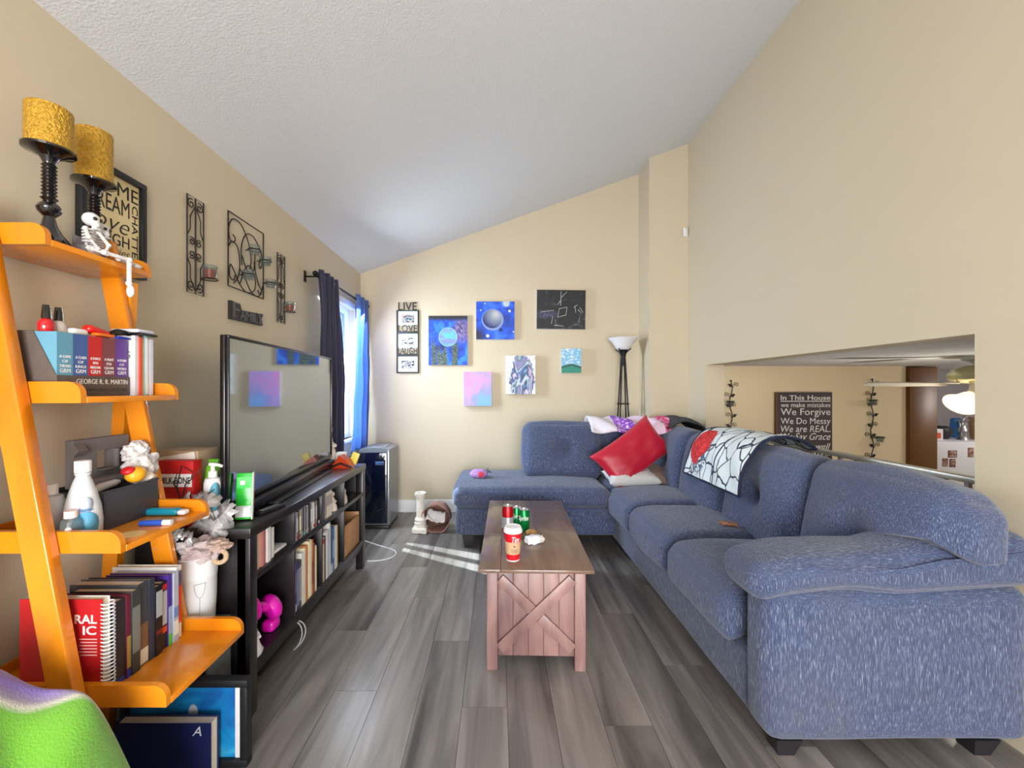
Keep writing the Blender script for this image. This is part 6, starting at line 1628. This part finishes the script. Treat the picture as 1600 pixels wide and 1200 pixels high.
obj('rim', tube(B(), spiral((4.85, 4.56, fz+.092), .1, .1, 0, 2*PI*23/24, XA, YA, 23), .004, 6, True), M_blk, t)
t = thing('silver_lantern', 'silver tiered stand with wires on the refrigerator', 'stand', (4.985, 4.46, fz))
obj('stand', lathe(B(), [(0, 0), (.05, 0), (.045, .02), (.03, .04), (.035, .09), (.045, .1), (.04, .12), (.028, .14), (.033, .19), (.06, .205), (.055, .212), (0, .212)], (4.985, 4.46, fz), 20), mat('silver_metal', (200, 202, 206), .2, metal=.8), t)
for k in range(6):
    a = k*1.05; obj('wire', tube(B(), [(4.985, 4.46, fz+.21), (4.985+.07*math.cos(a), 4.46+.05*math.sin(a), fz+.21+.06+.02*(k % 3))], .002, 5), mat('silver_metal', (200, 202, 206), .2, metal=.8), t)
single('blue_bag', cushion(B(), (5.11, 4.64, fz+.11), (.09, .08, .22), .025, n=8, wr=.008, wf=20), mat('bright_blue', (36, 110, 180), .5), 'bright blue bag standing on the refrigerator', 'bag')
bm = lathe(B(), [(0, 0), (.06, 0), (.075, .06), (.08, .16), (.082, .24), (.076, .24), (.07, .06), (0, .01)], (5.165, 4.46, fz), 18)
single('wicker_basket', bm, mat('wicker', (176, 136, 104), .8, bump=.8, bscale=90), 'tan wicker basket at the right of the refrigerator top', 'basket')
# ceiling fan
fx, fy = 3.13, 2.72
fn = thing('ceiling_fan', 'white ceiling fan with lit bell glass shades in the dining room', 'ceiling fan', (fx, fy, 1.10))
M_fan = mat('fan_cream', (206, 200, 186), .45, var=.03)
obj('canopy', lathe(B(), [(0, OZ), (.075, OZ), (.07, OZ-.02), (.03, OZ-.035), (.018, OZ-.05), (0, OZ-.05)], (fx, fy, 0), 24), M_fan, fn)
obj('motor_housing', lathe(B(), [(0, 1.43), (.05, 1.425), (.11, 1.40), (.14, 1.36), (.135, 1.335), (.10, 1.315), (.05, 1.305), (0, 1.305)], (fx, fy, 0), 28), mat('fan_brass_glass', (206, 196, 150), .15, metal=.5), fn)
for k in range(5):
    a = math.radians(168)+k*2*PI/5; d = Vector((math.cos(a), math.sin(a), 0)); s_ = Vector((-d.y, d.x, .16)).normalized()
    o_ = Vector((fx, fy, 1.30))
    pts = [o_+d*.20-s_*.05, o_+d*.55-s_*.07, o_+d*.62-s_*.03, o_+d*.62+s_*.03, o_+d*.55+s_*.07, o_+d*.20+s_*.05]
    bl = obj('blade', prism(B(), pts, (0, 0, .007)), M_fan, fn)
    obj('blade_iron', tube(B(), [o_+d*.09+Vector((0, 0, .012)), o_+d*.24+Vector((0, 0, .012))], .008, 6), M_fan, bl)
obj('light_stem', lathe(B(), [(0, 1.31), (.03, 1.31), (.035, 1.27), (.05, 1.25), (.05, 1.23), (0, 1.22)], (fx, fy, 0), 18), M_fan, fn)
M_bulb = mat('lit_glass_shade', (255, 236, 200), .4, var=.0, emit=.8)
for k in range(3):
    a = math.radians(195)+k*2*PI/3; d = Vector((math.cos(a), math.sin(a), 0))
    T_ = Vector((0, 0, -1)).rotation_difference((d*.9+Vector((0, 0, -.75))).normalized()).to_matrix()
    c = Vector((fx, fy, 1.24))+d*.06
    obj('bell_shade', lathe(B(), [(.02, 0), (.03, -.02), (.042, -.05), (.06, -.085), (.085, -.11), (.083, -.112), (.057, -.085), (.039, -.05), (.026, -.02), (.017, -.003)], c, 22, T_), M_bulb, fn)
lamp('fan_light', 'POINT', (fx, fy, .80), None, 13, (1, .92, .80), .09)
lamp('kitchen_fill_light', 'POINT', (5.2, 3.4, 1.3), None, 14, (1, .95, .92), .12)  # added point lamp without a fixture, brightens the kitchen side
